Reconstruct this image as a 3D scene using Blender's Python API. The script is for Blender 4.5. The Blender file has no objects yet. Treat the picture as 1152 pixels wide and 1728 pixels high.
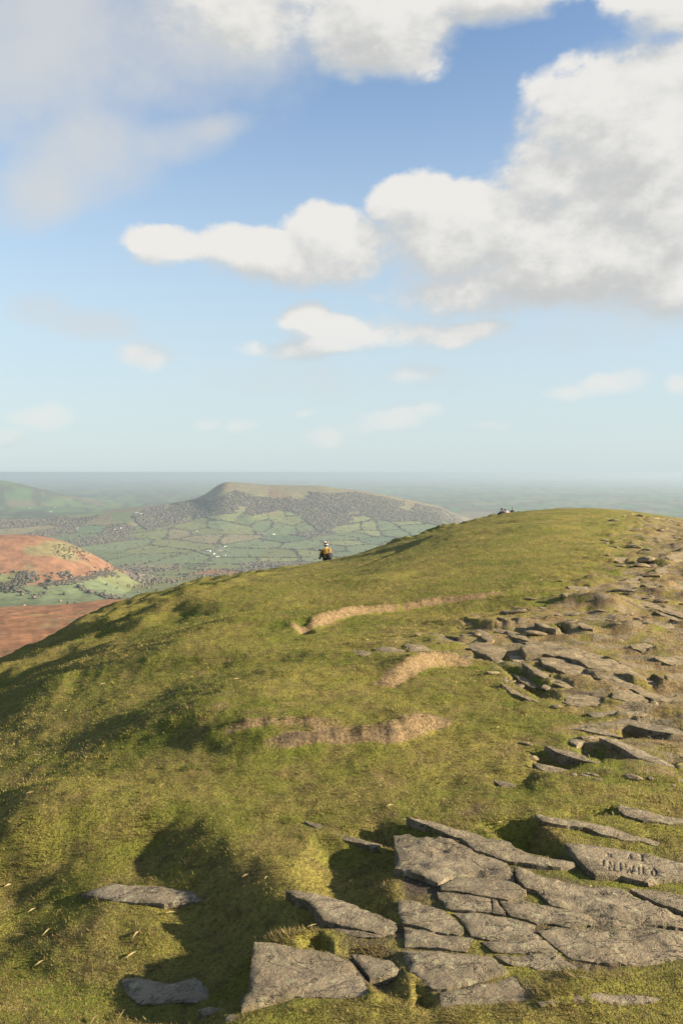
import bpy, bmesh, math, random
import numpy as np
from mathutils import Vector
from mathutils.geometry import delaunay_2d_cdt

random.seed(7); RNG = np.random.default_rng(7)
sc = bpy.context.scene
COL = sc.collection

# ------------------------------------------------------------------ camera
W, H, F = 1152.0, 1728.0, 1396.0          # reference picture size and focal length in its pixels
PITCH = math.radians(2.75); CAMZ = 1.62
cam_data = bpy.data.cameras.new('camera'); cam = bpy.data.objects.new('camera', cam_data); COL.objects.link(cam)
cam_data.sensor_fit = 'VERTICAL'; cam_data.sensor_height = 36.0; cam_data.lens = 36.0 * F / H
cam_data.clip_start = 0.05; cam_data.clip_end = 250000.0
cam.location = (0, 0, CAMZ); cam.rotation_euler = (math.pi / 2 - PITCH, 0, 0)
sc.camera = cam
sc.render.resolution_x = 682; sc.render.resolution_y = 1024

# ------------------------------------------------------------------ light and exposure
SUN_AZ = math.radians(101.0)               # clockwise from the viewing direction
SUN_EL = math.radians(19.5)
SUN_DIR = Vector((math.sin(SUN_AZ) * math.cos(SUN_EL), math.cos(SUN_AZ) * math.cos(SUN_EL), math.sin(SUN_EL)))
sd = bpy.data.lights.new('sun', 'SUN'); sd.energy = 5.0; sd.angle = math.radians(0.55); sd.color = (1.0, 0.88, 0.68)
sun = bpy.data.objects.new('sun', sd); COL.objects.link(sun)
sun.rotation_euler = (-SUN_DIR).to_track_quat('-Z', 'Y').to_euler(); sun.location = SUN_DIR * 400
sc.view_settings.view_transform = 'Standard'; sc.view_settings.look = 'None'
sc.view_settings.gamma = 1.0; sc.view_settings.use_curve_mapping = False
sc.view_settings.exposure = 1.74
sc.render.engine = 'CYCLES'
cy = sc.cycles
cy.use_denoising = True; cy.max_bounces = 6; cy.diffuse_bounces = 3; cy.volume_bounces = 1
cy.transparent_max_bounces = 8; cy.glossy_bounces = 2
cy.sample_clamp_indirect = 4.0

def ray(u, v):
    cx = (u - W / 2) / F; cyy = (H / 2 - v) / F
    return (cx, math.cos(PITCH) + cyy * math.sin(PITCH), -math.sin(PITCH) + cyy * math.cos(PITCH))
def azel(u, v):                             # azimuth, tangent of elevation
    d = ray(u, v); return math.atan2(d[0], d[1]), d[2] / math.hypot(d[0], d[1])
def project(x, y, z):                       # numpy: world -> reference pixels
    f = y * math.cos(PITCH) - (z - CAMZ) * math.sin(PITCH)
    up = y * math.sin(PITCH) + (z - CAMZ) * math.cos(PITCH)
    f = np.where(f > 1e-3, f, 1e-3)
    return W / 2 + F * x / f, H / 2 - F * up / f

# ------------------------------------------------------------------ sky with clouds (world)
def N(nt, typ, **kw):
    n = nt.nodes.new(typ)
    for k, v in kw.items(): setattr(n, k, v)
    return n
def math_node(nt, op, a, b=None, c=None, clamp=False):
    n = N(nt, 'ShaderNodeMath', operation=op); n.use_clamp = clamp
    for i, s in enumerate((a, b, c)):
        if s is None: continue
        if isinstance(s, (int, float)): n.inputs[i].default_value = s
        else: nt.links.new(s, n.inputs[i])
    return n.outputs[0]
def smooth(nt, x, lo, hi, a=0.0, b=1.0):
    n = N(nt, 'ShaderNodeMapRange', interpolation_type='SMOOTHSTEP')
    nt.links.new(x, n.inputs[0])
    for i, v in enumerate((lo, hi, a, b)): n.inputs[1 + i].default_value = v
    return n.outputs[0]
def mixc(nt, fac, a, b, blend='MIX'):
    n = N(nt, 'ShaderNodeMix', data_type='RGBA', blend_type=blend)
    for s, i in ((fac, 0), (a, 6), (b, 7)):
        if isinstance(s, (int, float)): n.inputs[i].default_value = s
        elif isinstance(s, tuple): n.inputs[i].default_value = (*s, 1.0)
        else: nt.links.new(s, n.inputs[i])
    return n.outputs[2]

# cloud masses: picture position of the centre, half sizes, tilt in degrees, weight
CLOUDS = [
 (430, 10, 220, 115, 0, .88), (640, 35, 190, 105, 0, 1.15), (690, 85, 95, 62, 0, 1.0), (850, -15, 190, 65, 0, 1.0),
 (1125, 5, 110, 62, 0, .9),
 (1075, 210, 225, 150, 0, 1.25), (985, 175, 130, 90, 15, .85), (1130, 350, 240, 140, 0, 1.2), (960, 290, 150, 90, 0, .95), (1010, 430, 290, 110, 0, 1.25),
 (800, 400, 220, 100, 0, 1.15), (705, 350, 110, 62, 0, 1.0), (1090, 475, 230, 75, 0, 1.15), (850, 490, 240, 60, 0, 1.0),
 (570, 420, 150, 70, 0, 1.0), (450, 432, 130, 56, 0, .9), (520, 450, 170, 46, 0, .8), (380, 418, 90, 44, 0, .8), (300, 415, 95, 38, 0, .68),
 (600, 566, 150, 34, 0, .9), (680, 552, 120, 34, 0, .85), (780, 556, 110, 26, 0, .8), (525, 590, 130, 22, 0, .9), (518, 545, 50, 34, 0, .85),
 (685, 628, 60, 24, 12, .72), (655, 706, 92, 32, 8, .84), (718, 692, 38, 22, 0, .82),
 (1030, 652, 62, 24, 8, .8), (975, 662, 50, 16, 0, .62), (1135, 658, 24, 18, 0, .72),
 (75, 712, 50, 24, 12, .72), (250, 597, 45, 24, 0, .58),
 (10, 748, 35, 18, 0, .7), (410, 718, 38, 14, 0, .6), (545, 738, 44, 18, 0, .62), (520, 698, 30, 9, 0, .6), (820, 722, 40, 9, 0, .5), (345, 715, 34, 12, 8, .58),
]
def cloud_group():
    g = bpy.data.node_groups.new('cloud_density', 'ShaderNodeTree')
    g.interface.new_socket('P', in_out='INPUT', socket_type='NodeSocketVector')
    g.interface.new_socket('D', in_out='OUTPUT', socket_type='NodeSocketFloat')
    gi = N(g, 'NodeGroupInput'); go = N(g, 'NodeGroupOutput')
    P0 = gi.outputs[0]
    # billowing warp of the outline
    def noise(vec, scale, detail, rough, loc=(0, 0, 0), stretch=(1, 1, 1)):
        m = N(g, 'ShaderNodeVectorMath', operation='MULTIPLY_ADD'); m.inputs[1].default_value = stretch; m.inputs[2].default_value = loc
        g.links.new(vec, m.inputs[0])
        n = N(g, 'ShaderNodeTexNoise', noise_dimensions='2D'); n.inputs['Scale'].default_value = scale; n.inputs['Detail'].default_value = detail
        n.inputs['Roughness'].default_value = rough
        g.links.new(m.outputs[0], n.inputs['Vector']); return n
    wn = noise(P0, 9.0, 2.0, .55, (3.1, 1.7, 0))
    sub = N(g, 'ShaderNodeVectorMath', operation='SUBTRACT'); g.links.new(wn.outputs['Color'], sub.inputs[0]); sub.inputs[1].default_value = (.5, .5, .5)
    scl = N(g, 'ShaderNodeVectorMath', operation='MULTIPLY'); g.links.new(sub.outputs[0], scl.inputs[0]); scl.inputs[1].default_value = (.055, .032, 0)
    ad = N(g, 'ShaderNodeVectorMath', operation='ADD'); g.links.new(P0, ad.inputs[0]); g.links.new(scl.outputs[0], ad.inputs[1])
    P = ad.outputs[0]
    cur = None
    Pc = P
    for i, (u, v, rx, ry, rot, w) in enumerate(CLOUDS):
        if i and i % 8 == 0:                 # chained so that the shader compiles in little stack space
            ch = N(g, 'ShaderNodeVectorMath', operation='MULTIPLY_ADD'); g.links.new(cur, ch.inputs[0]); ch.inputs[1].default_value = (1e-7, 1e-7, 0); g.links.new(P, ch.inputs[2]); Pc = ch.outputs[0]
        a, e = azel(u, v); s = 1.0 / math.hypot(1, e); sx = F / (rx * s); sy = F / ry
        if rot:
            m = N(g, 'ShaderNodeMapping', vector_type='TEXTURE'); m.inputs['Location'].default_value = (a, e, 0)
            m.inputs['Rotation'].default_value = (0, 0, math.radians(rot)); m.inputs['Scale'].default_value = (1 / sx, 1 / sy, 1.0)
            g.links.new(Pc, m.inputs[0])
        else:
            m = N(g, 'ShaderNodeVectorMath', operation='MULTIPLY_ADD'); g.links.new(Pc, m.inputs[0]); m.inputs[1].default_value = (sx, sy, 0); m.inputs[2].default_value = (-a * sx, -e * sy, 0)
        l = N(g, 'ShaderNodeVectorMath', operation='DOT_PRODUCT'); g.links.new(m.outputs[0], l.inputs[0]); g.links.new(m.outputs[0], l.inputs[1])
        b = math_node(g, 'MULTIPLY_ADD', l.outputs['Value'], -w, w)
        cur = b if cur is None else math_node(g, 'SMOOTH_MAX', cur, b, 0.12)
    # scattered broken cloud in the rest of the sky, of the same kind
    far = noise(P0, 3.2, 4.0, .55, (8.3, 2.2, 4.0), (1, 1.8, 1))
    sepp = N(g, 'ShaderNodeSeparateXYZ'); g.links.new(P0, sepp.inputs[0])
    side = smooth(g, math_node(g, 'ABSOLUTE', sepp.outputs[0]), .46, .66)
    high = smooth(g, sepp.outputs[1], .62, .8)
    outw = math_node(g, 'MAXIMUM', side, high)
    gen = math_node(g, 'MULTIPLY_ADD', far.outputs['Fac'], 3.2, -1.75)
    gen = math_node(g, 'ADD', gen, math_node(g, 'MULTIPLY_ADD', outw, 1.5, -1.5))
    cur = math_node(g, 'SMOOTH_MAX', cur, gen, 0.15)
    cur = math_node(g, 'MAXIMUM', cur, -1.0)
    n1 = noise(P0, 10.0, 6.0, .54, (0, 0, 0), (1, 1.35, 1))
    n2 = noise(P0, 42.0, 3.0, .6, (5, 5, 0), (1, 1.3, 1))
    d = math_node(g, 'MULTIPLY_ADD', n1.outputs['Fac'], 1.38, -0.68)
    d = math_node(g, 'ADD', d, cur)
    d = math_node(g, 'ADD', d, math_node(g, 'MULTIPLY_ADD', n2.outputs['Fac'], .42, -.21))
    g.links.new(d, go.inputs[0])
    return g

SOFT = [(40, 20, 460, 240, 0, .95), (340, 30, 300, 150, 0, .8), (85, 305, 140, 76, 38, .95), (165, 255, 160, 100, 20, 1.0), (260, 243, 160, 54, 12, .9), (345, 224, 105, 34, 20, .85),
        (145, 548, 100, 34, 0, .6), (68, 525, 70, 38, 0, .6), (250, 597, 60, 26, 0, .5), (900, 560, 260, 50, 0, .35), (560, 640, 260, 40, 0, .3)]
def soft_group():
    """thin smooth veils of cloud"""
    g = bpy.data.node_groups.new('cloud_veil', 'ShaderNodeTree')
    g.interface.new_socket('P', in_out='INPUT', socket_type='NodeSocketVector'); g.interface.new_socket('D', in_out='OUTPUT', socket_type='NodeSocketFloat')
    gi = N(g, 'NodeGroupInput'); go = N(g, 'NodeGroupOutput')
    n1 = N(g, 'ShaderNodeTexNoise', noise_dimensions='2D'); n1.inputs['Scale'].default_value = 7.0; n1.inputs['Detail'].default_value = 5.0; n1.inputs['Roughness'].default_value = .58; g.links.new(gi.outputs[0], n1.inputs['Vector'])
    cur = None
    for (u, v, rx, ry, rot, w) in SOFT:
        a, e = azel(u, v); m = N(g, 'ShaderNodeMapping', vector_type='TEXTURE'); m.inputs['Location'].default_value = (a, e, 0); m.inputs['Rotation'].default_value = (0, 0, math.radians(rot)); m.inputs['Scale'].default_value = (rx / F, ry / F, 1.0)
        g.links.new(gi.outputs[0], m.inputs[0])
        l = N(g, 'ShaderNodeVectorMath', operation='DOT_PRODUCT'); g.links.new(m.outputs[0], l.inputs[0]); g.links.new(m.outputs[0], l.inputs[1])
        b = math_node(g, 'MULTIPLY_ADD', l.outputs['Value'], -w, w); cur = b if cur is None else math_node(g, 'SMOOTH_MAX', cur, b, 0.25)
    d = math_node(g, 'ADD', cur, math_node(g, 'MULTIPLY_ADD', n1.outputs['Fac'], 1.1, -.55))
    g.links.new(smooth(g, d, -.05, 1.15), go.inputs[0]); return g
def build_world():
    w = bpy.data.worlds.new('World'); sc.world = w; w.use_nodes = True
    nt = w.node_tree; nt.nodes.clear()
    out = N(nt, 'ShaderNodeOutputWorld'); bg = N(nt, 'ShaderNodeBackground'); bg.inputs['Strength'].default_value = 1.0
    nt.links.new(bg.outputs[0], out.inputs[0])
    sky = N(nt, 'ShaderNodeTexSky', sky_type='NISHITA'); sky.sun_disc = False
    sky.sun_elevation = SUN_EL; sky.sun_rotation = SUN_AZ; sky.altitude = 600
    sky.air_density = 1.0; sky.dust_density = 1.2; sky.ozone_density = 2.0
    skyc = N(nt, 'ShaderNodeVectorMath', operation='SCALE'); nt.links.new(sky.outputs[0], skyc.inputs[0]); skyc.inputs['Scale'].default_value = SKY_STRENGTH
    tc = N(nt, 'ShaderNodeTexCoord')
    sep = N(nt, 'ShaderNodeSeparateXYZ'); nt.links.new(tc.outputs['Generated'], sep.inputs[0])
    x, y, z = sep.outputs
    az = math_node(nt, 'ARCTAN2', x, y)
    hyp = math_node(nt, 'SQRT', math_node(nt, 'ADD', math_node(nt, 'MULTIPLY', x, x), math_node(nt, 'MULTIPLY', y, y)))
    el = math_node(nt, 'DIVIDE', z, math_node(nt, 'MAXIMUM', hyp, .15))
    comb = N(nt, 'ShaderNodeCombineXYZ'); nt.links.new(az, comb.inputs[0]); nt.links.new(el, comb.inputs[1])
    grp = cloud_group()
    def dens(off, prev=None):
        a = N(nt, 'ShaderNodeVectorMath', operation='ADD'); nt.links.new(comb.outputs[0], a.inputs[0]); a.inputs[1].default_value = off
        if prev is not None:
            ch = N(nt, 'ShaderNodeVectorMath', operation='MULTIPLY_ADD'); nt.links.new(prev, ch.inputs[0]); ch.inputs[1].default_value = (1e-7, 1e-7, 0); nt.links.new(a.outputs[0], ch.inputs[2]); a = ch
        n = N(nt, 'ShaderNodeGroup'); n.node_tree = grp; nt.links.new(a.outputs[0], n.inputs[0]); return n.outputs[0]
    d0 = dens((0, 0, 0)); d1 = dens((.020, .034, 0), d0)
    above = smooth(nt, el, .004, .03)
    # sunlit upper right sides, grey undersides
    lit = math_node(nt, 'SUBTRACT', d0, d1)
    litf = smooth(nt, lit, -.48, .52)
    wid = math_node(nt, 'MULTIPLY_ADD', litf, -.50, .98)
    wid = math_node(nt, 'ADD', wid, smooth(nt, el, .24, .03, 0.0, .75))
    cover = math_node(nt, 'DIVIDE', math_node(nt, 'ADD', d0, .06), wid, clamp=True)
    cover = math_node(nt, 'MULTIPLY', smooth(nt, cover, 0.0, 1.0), above)
    thick = smooth(nt, d0, .15, 1.3)
    shade_c = mixc(nt, thick, CLOUD_THIN, CLOUD_GREY)
    cc = mixc(nt, litf, shade_c, CLOUD_LIT)
    # thin veil whitening towards the horizon
    veil = smooth(nt, el, .62, -.02, 0.0, 1.0)
    veil = math_node(nt, 'MULTIPLY', math_node(nt, 'POWER', veil, 1.25), VEIL)
    base = mixc(nt, veil, skyc.outputs[0], VEIL_COL)
    sg = N(nt, 'ShaderNodeGroup'); sg.node_tree = soft_group()
    ch = N(nt, 'ShaderNodeVectorMath', operation='MULTIPLY_ADD'); nt.links.new(d1, ch.inputs[0]); ch.inputs[1].default_value = (1e-7, 1e-7, 0); nt.links.new(comb.outputs[0], ch.inputs[2]); nt.links.new(ch.outputs[0], sg.inputs[0])
    base = mixc(nt, math_node(nt, 'MULTIPLY', sg.outputs[0], .84), base, CLOUD_VEIL)
    distant = math_node(nt, 'MULTIPLY', cover, smooth(nt, el, .01, .22, .50, .97))
    fin = mixc(nt, distant, base, cc)
    nt.links.new(fin, bg.inputs['Color'])
    w.cycles.sampling_method = 'MANUAL'; w.cycles.sample_map_resolution = 256
SKY_STRENGTH = 0.069
CLOUD_LIT = (.258, .252, .240); CLOUD_GREY = (.172, .174, .170); CLOUD_THIN = (.186, .194, .197)
CLOUD_VEIL = (.202, .205, .203); VEIL = 0.88; VEIL_COL = (.184, .217, .227)
build_world()

# ------------------------------------------------------------------ helpers
def tag(o, label=None, cat=None, group=None, kind=None):
    if label: o['label'] = label
    if cat: o['category'] = cat
    if group: o['group'] = group
    if kind: o['kind'] = kind
    return o
def empty(name, loc=(0, 0, 0), rz=0.0):
    o = bpy.data.objects.new(name, None); COL.objects.link(o); o.location = loc; o.rotation_euler = (0, 0, rz)
    o.empty_display_size = .1; return o
def link(name, me, parent=None, loc=None):
    o = bpy.data.objects.new(name, me); COL.objects.link(o)
    if parent is not None: o.parent = parent
    if loc is not None: o.location = loc
    return o
def np_mesh(name, verts, faces, mat=None, colors=None, smooth_=True, masks=None):
    """verts (n,3), faces (m,k) with one face size"""
    me = bpy.data.meshes.new(name); verts = np.asarray(verts, np.float32); faces = np.asarray(faces, np.int32)
    k = faces.shape[1]; m = len(faces)
    me.vertices.add(len(verts)); me.vertices.foreach_set('co', verts.ravel())
    me.loops.add(m * k); me.loops.foreach_set('vertex_index', faces.ravel())
    me.polygons.add(m); me.polygons.foreach_set('loop_start', np.arange(0, m * k, k, dtype=np.int32))
    me.polygons.foreach_set('loop_total', np.full(m, k, np.int32))
    me.polygons.foreach_set('use_smooth', np.full(m, smooth_, bool))
    me.update(calc_edges=True)
    for nm, c in (('col', colors), ('mask', masks)):
        if c is not None:
            a = me.color_attributes.new(nm, 'FLOAT_COLOR', 'POINT')
            c4 = np.ones((len(verts), 4), np.float32); c4[:, :3] = c; a.data.foreach_set('color', c4.ravel())
    if mat: me.materials.append(mat)
    return me

def _hash(ix, iy, seed):
    h = (ix.astype(np.int64) * 374761393 + iy.astype(np.int64) * 668265263 + seed * 1442695041) & 0xFFFFFFFF
    h = ((h ^ (h >> 13)) * 1274126177) & 0xFFFFFFFF
    return (h ^ (h >> 16)) & 0xFFFFFFFF
PERM = np.random.default_rng(99).permutation(1024).astype(np.int32); GX = np.cos(np.arange(1024) * 2 * math.pi / 1024); GY = np.sin(np.arange(1024) * 2 * math.pi / 1024)
def pn(x, y, seed=0):                       # gradient noise, about -1..1
    x = np.asarray(x, float); y = np.asarray(y, float)
    x0 = np.floor(x); y0 = np.floor(y); fx = x - x0; fy = y - y0
    xi = x0.astype(np.int32) + seed * 37; yi = y0.astype(np.int32) + seed * 101
    ux = fx * fx * fx * (fx * (fx * 6 - 15) + 10); uy = fy * fy * fy * (fy * (fy * 6 - 15) + 10)
    def g(dx, dy):
        a = PERM[(PERM[(xi + dx) & 1023] + yi + dy) & 1023]
        return GX[a] * (fx - dx) + GY[a] * (fy - dy)
    a = g(0, 0) * (1 - ux) + g(1, 0) * ux; b = g(0, 1) * (1 - ux) + g(1, 1) * ux
    return (a * (1 - uy) + b * uy) * 1.5
def fbm(x, y, oct=4, seed=0, rough=.5):
    s = 0; a = 1.0; t = 0
    for i in range(oct):
        s = s + a * pn(x * 2 ** i, y * 2 ** i, seed + i * 17); t += a; a *= rough
    return s / t
def rnd(ix, seed=0):
    return _hash(np.asarray(ix), np.asarray(ix) * 0 + 11, seed) / 4294967296.0
def sstep(x, a, b):
    t = np.clip((np.asarray(x, float) - a) / (b - a), 0, 1); return t * t * (3 - 2 * t)
def inpoly(x, y, poly):
    poly = np.asarray(poly); c = np.zeros(np.shape(x), bool); j = len(poly) - 1
    for i in range(len(poly)):
        xi, yi = poly[i]; xj, yj = poly[j]
        if yi != yj:
            c ^= ((yi > y) != (yj > y)) & (x < (xj - xi) * (y - yi) / (yj - yi) + xi)
        j = i
    return c
def polydist(x, y, pts, closed=False):
    """distance to a polyline, side (+ left of it), parameter 0..n-1"""
    pts = np.asarray(pts); best = np.full(np.shape(x), 1e9); side = np.zeros(np.shape(x)); par = np.zeros(np.shape(x))
    n = len(pts)
    for i in range(n if closed else n - 1):
        a = pts[i]; b = pts[(i + 1) % n]; dx, dy = b - a; L2 = dx * dx + dy * dy + 1e-12
        t = np.clip(((x - a[0]) * dx + (y - a[1]) * dy) / L2, 0, 1)
        d = np.hypot(x - a[0] - t * dx, y - a[1] - t * dy)
        s = dx * (y - a[1]) - dy * (x - a[0])
        m = d < best
        best = np.where(m, d, best); side = np.where(m, np.sign(s), side); par = np.where(m, i + t, par)
    return best, side, par

# ------------------------------------------------------------------ materials
def mat(name):
    m = bpy.data.materials.new(name); m.use_nodes = True; nt = m.node_tree
    return m, nt, nt.nodes['Principled BSDF']
def nz(nt, scale, detail=4.0, rough=.55, vec=None, dist=0.0):
    n = N(nt, 'ShaderNodeTexNoise'); n.inputs['Scale'].default_value = scale; n.inputs['Detail'].default_value = detail
    n.inputs['Roughness'].default_value = rough; n.inputs['Distortion'].default_value = dist
    if vec is not None: nt.links.new(vec, n.inputs['Vector'])
    return n.outputs['Fac']
def pos(nt, scale=None):
    g = N(nt, 'ShaderNodeNewGeometry'); p = g.outputs['Position']
    if scale:
        m = N(nt, 'ShaderNodeMapping'); m.inputs['Scale'].default_value = scale; nt.links.new(p, m.inputs[0]); p = m.outputs[0]
    return p
def bump(nt, b, h, strength, dist):
    n = N(nt, 'ShaderNodeBump'); n.inputs['Strength'].default_value = strength; n.inputs['Distance'].default_value = dist
    nt.links.new(h, n.inputs['Height']); nt.links.new(n.outputs[0], b.inputs['Normal']); return n

def mat_turf():
    m, nt, b = mat('turf'); P = pos(nt)
    at = N(nt, 'ShaderNodeAttribute', attribute_name='mask'); sp = N(nt, 'ShaderNodeSeparateColor'); nt.links.new(at.outputs['Color'], sp.inputs[0])
    big = nz(nt, .55, 4, .6, P); mid = nz(nt, 3.5, 5, .6, P); fine = nz(nt, 46, 4, .65, P); vf = nz(nt, 160, 2, .6, P)
    g = mixc(nt, smooth(nt, big, .35, .65), (.128, .142, .020), (.255, .205, .048))
    g = mixc(nt, smooth(nt, mid, .42, .68), g, (.205, .155, .050))
    g = mixc(nt, math_node(nt, 'MULTIPLY', smooth(nt, fine, .45, .7), .7), g, (.050, .055, .014))
    g = mixc(nt, math_node(nt, 'MULTIPLY', smooth(nt, vf, .55, .75), .45), g, (.25, .21, .075))
    straw = mixc(nt, smooth(nt, fine, .35, .65), (.285, .200, .102), (.155, .102, .050))
    fac = math_node(nt, 'ADD', sp.outputs[0], math_node(nt, 'MULTIPLY_ADD', mid, .9, -.45))
    g = mixc(nt, smooth(nt, fac, .30, .62), g, straw)
    dirt = mixc(nt, smooth(nt, vf, .35, .7), (.055, .042, .030), (.12, .09, .062))
    g = mixc(nt, math_node(nt, 'MULTIPLY', smooth(nt, nz(nt, 9, 5, .65, P), .50, .66), .55), g, (.075, .055, .026))
    fac = math_node(nt, 'ADD', sp.outputs[1], math_node(nt, 'MULTIPLY_ADD', mid, .8, -.4))
    g = mixc(nt, smooth(nt, fac, .35, .60), g, dirt)
    stony = mixc(nt, smooth(nt, fine, .38, .62), (.165, .125, .070), (.245, .200, .130))
    rk = nz(nt, 2.2, 6, .68, pos(nt, (1, 2.2, 1)))
    fac = math_node(nt, 'ADD', sp.outputs[2], math_node(nt, 'MULTIPLY_ADD', rk, 2.1, -1.66))
    g = mixc(nt, smooth(nt, fac, .36, .58), g, stony)
    nt.links.new(g, b.inputs['Base Color']); b.inputs['Roughness'].default_value = .95; b.inputs['Specular IOR Level'].default_value = .1
    h = math_node(nt, 'ADD', math_node(nt, 'MULTIPLY', fine, 1.0), math_node(nt, 'MULTIPLY', vf, .5))
    bump(nt, b, h, .9, .03)
    return m
def mat_blade():
    m, nt, b = mat('grass_blades')
    at = N(nt, 'ShaderNodeAttribute', attribute_name='col')
    b.inputs['Roughness'].default_value = .7; b.inputs['Specular IOR Level'].default_value = .2
    nt.links.new(at.outputs['Color'], b.inputs['Base Color'])
    tr = N(nt, 'ShaderNodeBsdfTranslucent'); nt.links.new(at.outputs['Color'], tr.inputs['Color'])
    mx = N(nt, 'ShaderNodeMixShader'); mx.inputs[0].default_value = .4
    nt.links.new(b.outputs[0], mx.inputs[1]); nt.links.new(tr.outputs[0], mx.inputs[2])
    nt.links.new(mx.outputs[0], nt.nodes['Material Output'].inputs['Surface'])
    return m
def mat_rock(name='sandstone', tint=(1, 1, 1)):
    m, nt, b = mat(name); P = pos(nt)
    t = lambda c: tuple(a * k for a, k in zip(c, tint))
    big = nz(nt, 3.0, 5, .6, P); mid = nz(nt, 14, 6, .65, P, .4); fine = nz(nt, 90, 5, .7, P); vf = nz(nt, 330, 3, .6, P)
    g = mixc(nt, smooth(nt, big, .35, .65), t((.190, .152, .100)), t((.250, .208, .145)))
    g = mixc(nt, math_node(nt, 'MULTIPLY', smooth(nt, mid, .48, .66), .75), g, t((.105, .085, .060)))
    g = mixc(nt, math_node(nt, 'MULTIPLY', smooth(nt, fine, .53, .70), .7), g, t((.38, .33, .235)))
    g = mixc(nt, math_node(nt, 'MULTIPLY', smooth(nt, vf, .58, .75), .5), g, t((.085, .070, .048)))
    lich = nz(nt, 26, 3, .5, P)
    g = mixc(nt, math_node(nt, 'MULTIPLY', smooth(nt, lich, .60, .66), .6), g, t((.34, .33, .20)))
    at = N(nt, 'ShaderNodeAttribute', attribute_name='mask'); sp = N(nt, 'ShaderNodeSeparateColor'); nt.links.new(at.outputs['Color'], sp.inputs[0])
    ln0 = nz(nt, 3.2, 5, .6, pos(nt, (1, 1.9, 1)), .6)
    g = mixc(nt, smooth(nt, math_node(nt, 'ABSOLUTE', math_node(nt, 'ADD', ln0, -.5)), .012, .0, 0, .7), g, t((.06, .048, .033)))
    g = mixc(nt, sp.outputs[0], g, mixc(nt, mid, (.075, .06, .035), (.16, .13, .06)))   # soil and moss stain towards the rim
    nt.links.new(g, b.inputs['Base Color']); b.inputs['Roughness'].default_value = .82; b.inputs['Specular IOR Level'].default_value = .3
    ln = nz(nt, 3.2, 5, .6, pos(nt, (1, 1.9, 1)), .6); ln2 = nz(nt, 7.5, 4, .6, pos(nt, (1.6, 1, 1)), .4)
    crack = math_node(nt, 'MINIMUM', smooth(nt, math_node(nt, 'ABSOLUTE', math_node(nt, 'ADD', ln, -.5)), 0.0, .012), smooth(nt, math_node(nt, 'ABSOLUTE', math_node(nt, 'ADD', ln2, -.56)), 0.0, .014))
    h = math_node(nt, 'ADD', math_node(nt, 'MULTIPLY', mid, 1.2), math_node(nt, 'MULTIPLY', fine, .42))
    h = math_node(nt, 'ADD', h, math_node(nt, 'MULTIPLY', vf, .16))
    h = math_node(nt, 'ADD', h, math_node(nt, 'MULTIPLY', crack, .45))
    bump(nt, b, h, 1.0, .020)
    return m
def mat_attr(name, rough=.95, noise_scale=None, amount=.35, bump_d=None):
    m, nt, b = mat(name); at = N(nt, 'ShaderNodeAttribute', attribute_name='col'); c = at.outputs['Color']
    if noise_scale:
        P = pos(nt); n = nz(nt, noise_scale, 6, .65, P)
        c = mixc(nt, 1.0, c, N_grey(nt, n, 1 - amount, 1 + amount), 'MULTIPLY')
        if bump_d: bump(nt, b, n, .8, bump_d)
    nt.links.new(c, b.inputs['Base Color']); b.inputs['Roughness'].default_value = rough; b.inputs['Specular IOR Level'].default_value = .05
    return m
def N_grey(nt, n, lo, hi):
    v = smooth(nt, n, .28, .72, lo, hi); c = N(nt, 'ShaderNodeCombineColor')
    for i in range(3): nt.links.new(v, c.inputs[i])
    return c.outputs[0]
def mat_plain(name, col, rough=.8, scale=60.0, amount=.18, spec=.25):
    m, nt, b = mat(name); tc = N(nt, 'ShaderNodeTexCoord'); n = nz(nt, scale, 4, .6, tc.outputs['Object'])
    c = mixc(nt, 1.0, col, N_grey(nt, n, 1 - amount, 1 + amount), 'MULTIPLY')
    nt.links.new(c, b.inputs['Base Color']); b.inputs['Roughness'].default_value = rough; b.inputs['Specular IOR Level'].default_value = spec
    bump(nt, b, n, .3, .004)
    return m
M_TURF = mat_turf(); M_BLADE = mat_blade(); M_ROCK = mat_rock('sandstone', (.96, .90, .80)); M_ROCKT = mat_rock('tan_sandstone', (1.06, .95, .74)); M_ROCKG = mat_rock('grey_sandstone', (1.05, 1.0, .92))
M_LAND = mat_attr('farmland', noise_scale=.035, amount=.28, bump_d=3.0); M_TREE = mat_attr('winter_foliage')

# ------------------------------------------------------------------ terrain height
CREST = [(-260, 1250), (-120, 1180), (0, 1122), (40, 1100), (75, 1084), (130, 1050), (200, 1022), (290, 996), (380, 976), (440, 966), (540, 950), (600, 938),
         (660, 918), (760, 889), (850, 868), (930, 858), (985, 857), (1050, 861), (1152, 876), (1300, 896), (1500, 915)]
_ca = np.array([azel(*p) for p in CREST])
_caz = np.concatenate([[-math.pi, -1.6], _ca[:, 0], [1.6, math.pi]]); _ctan = np.concatenate([[.12, .26], -_ca[:, 1], [.12, .12]])
def crest_tan(az):
    s = 0
    for o, w in ((-.03, .2), (-.015, .2), (0, .2), (.015, .2), (.03, .2)): s = s + w * np.interp(az + o, _caz, _ctan)
    return s
def near_base(x, y):                        # domed hilltop; silhouette tangent to the crest line
    x = np.asarray(x, float); y = np.asarray(y, float)
    r = np.hypot(x, y); az = np.arctan2(x, y); a = crest_tan(az)
    rc = 3 * CAMZ / a; k = a / (1.5 * np.sqrt(rc))
    z = -k * r ** 1.5
    return z, r, rc
FL_R = [0, 40, 80, 150, 300, 500, 900, 1300, 1700, 2100, 2600, 3200, 4000, 4500, 5000, 5600, 7000, 9000, 14000, 30000, 200000]
FL_Z = [0, -13, -26, -47, -86, -119, -172, -216, -292, -333, -376, -420, -470, -468, -452, -440, -452, -455, -440, -430, -430]
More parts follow.
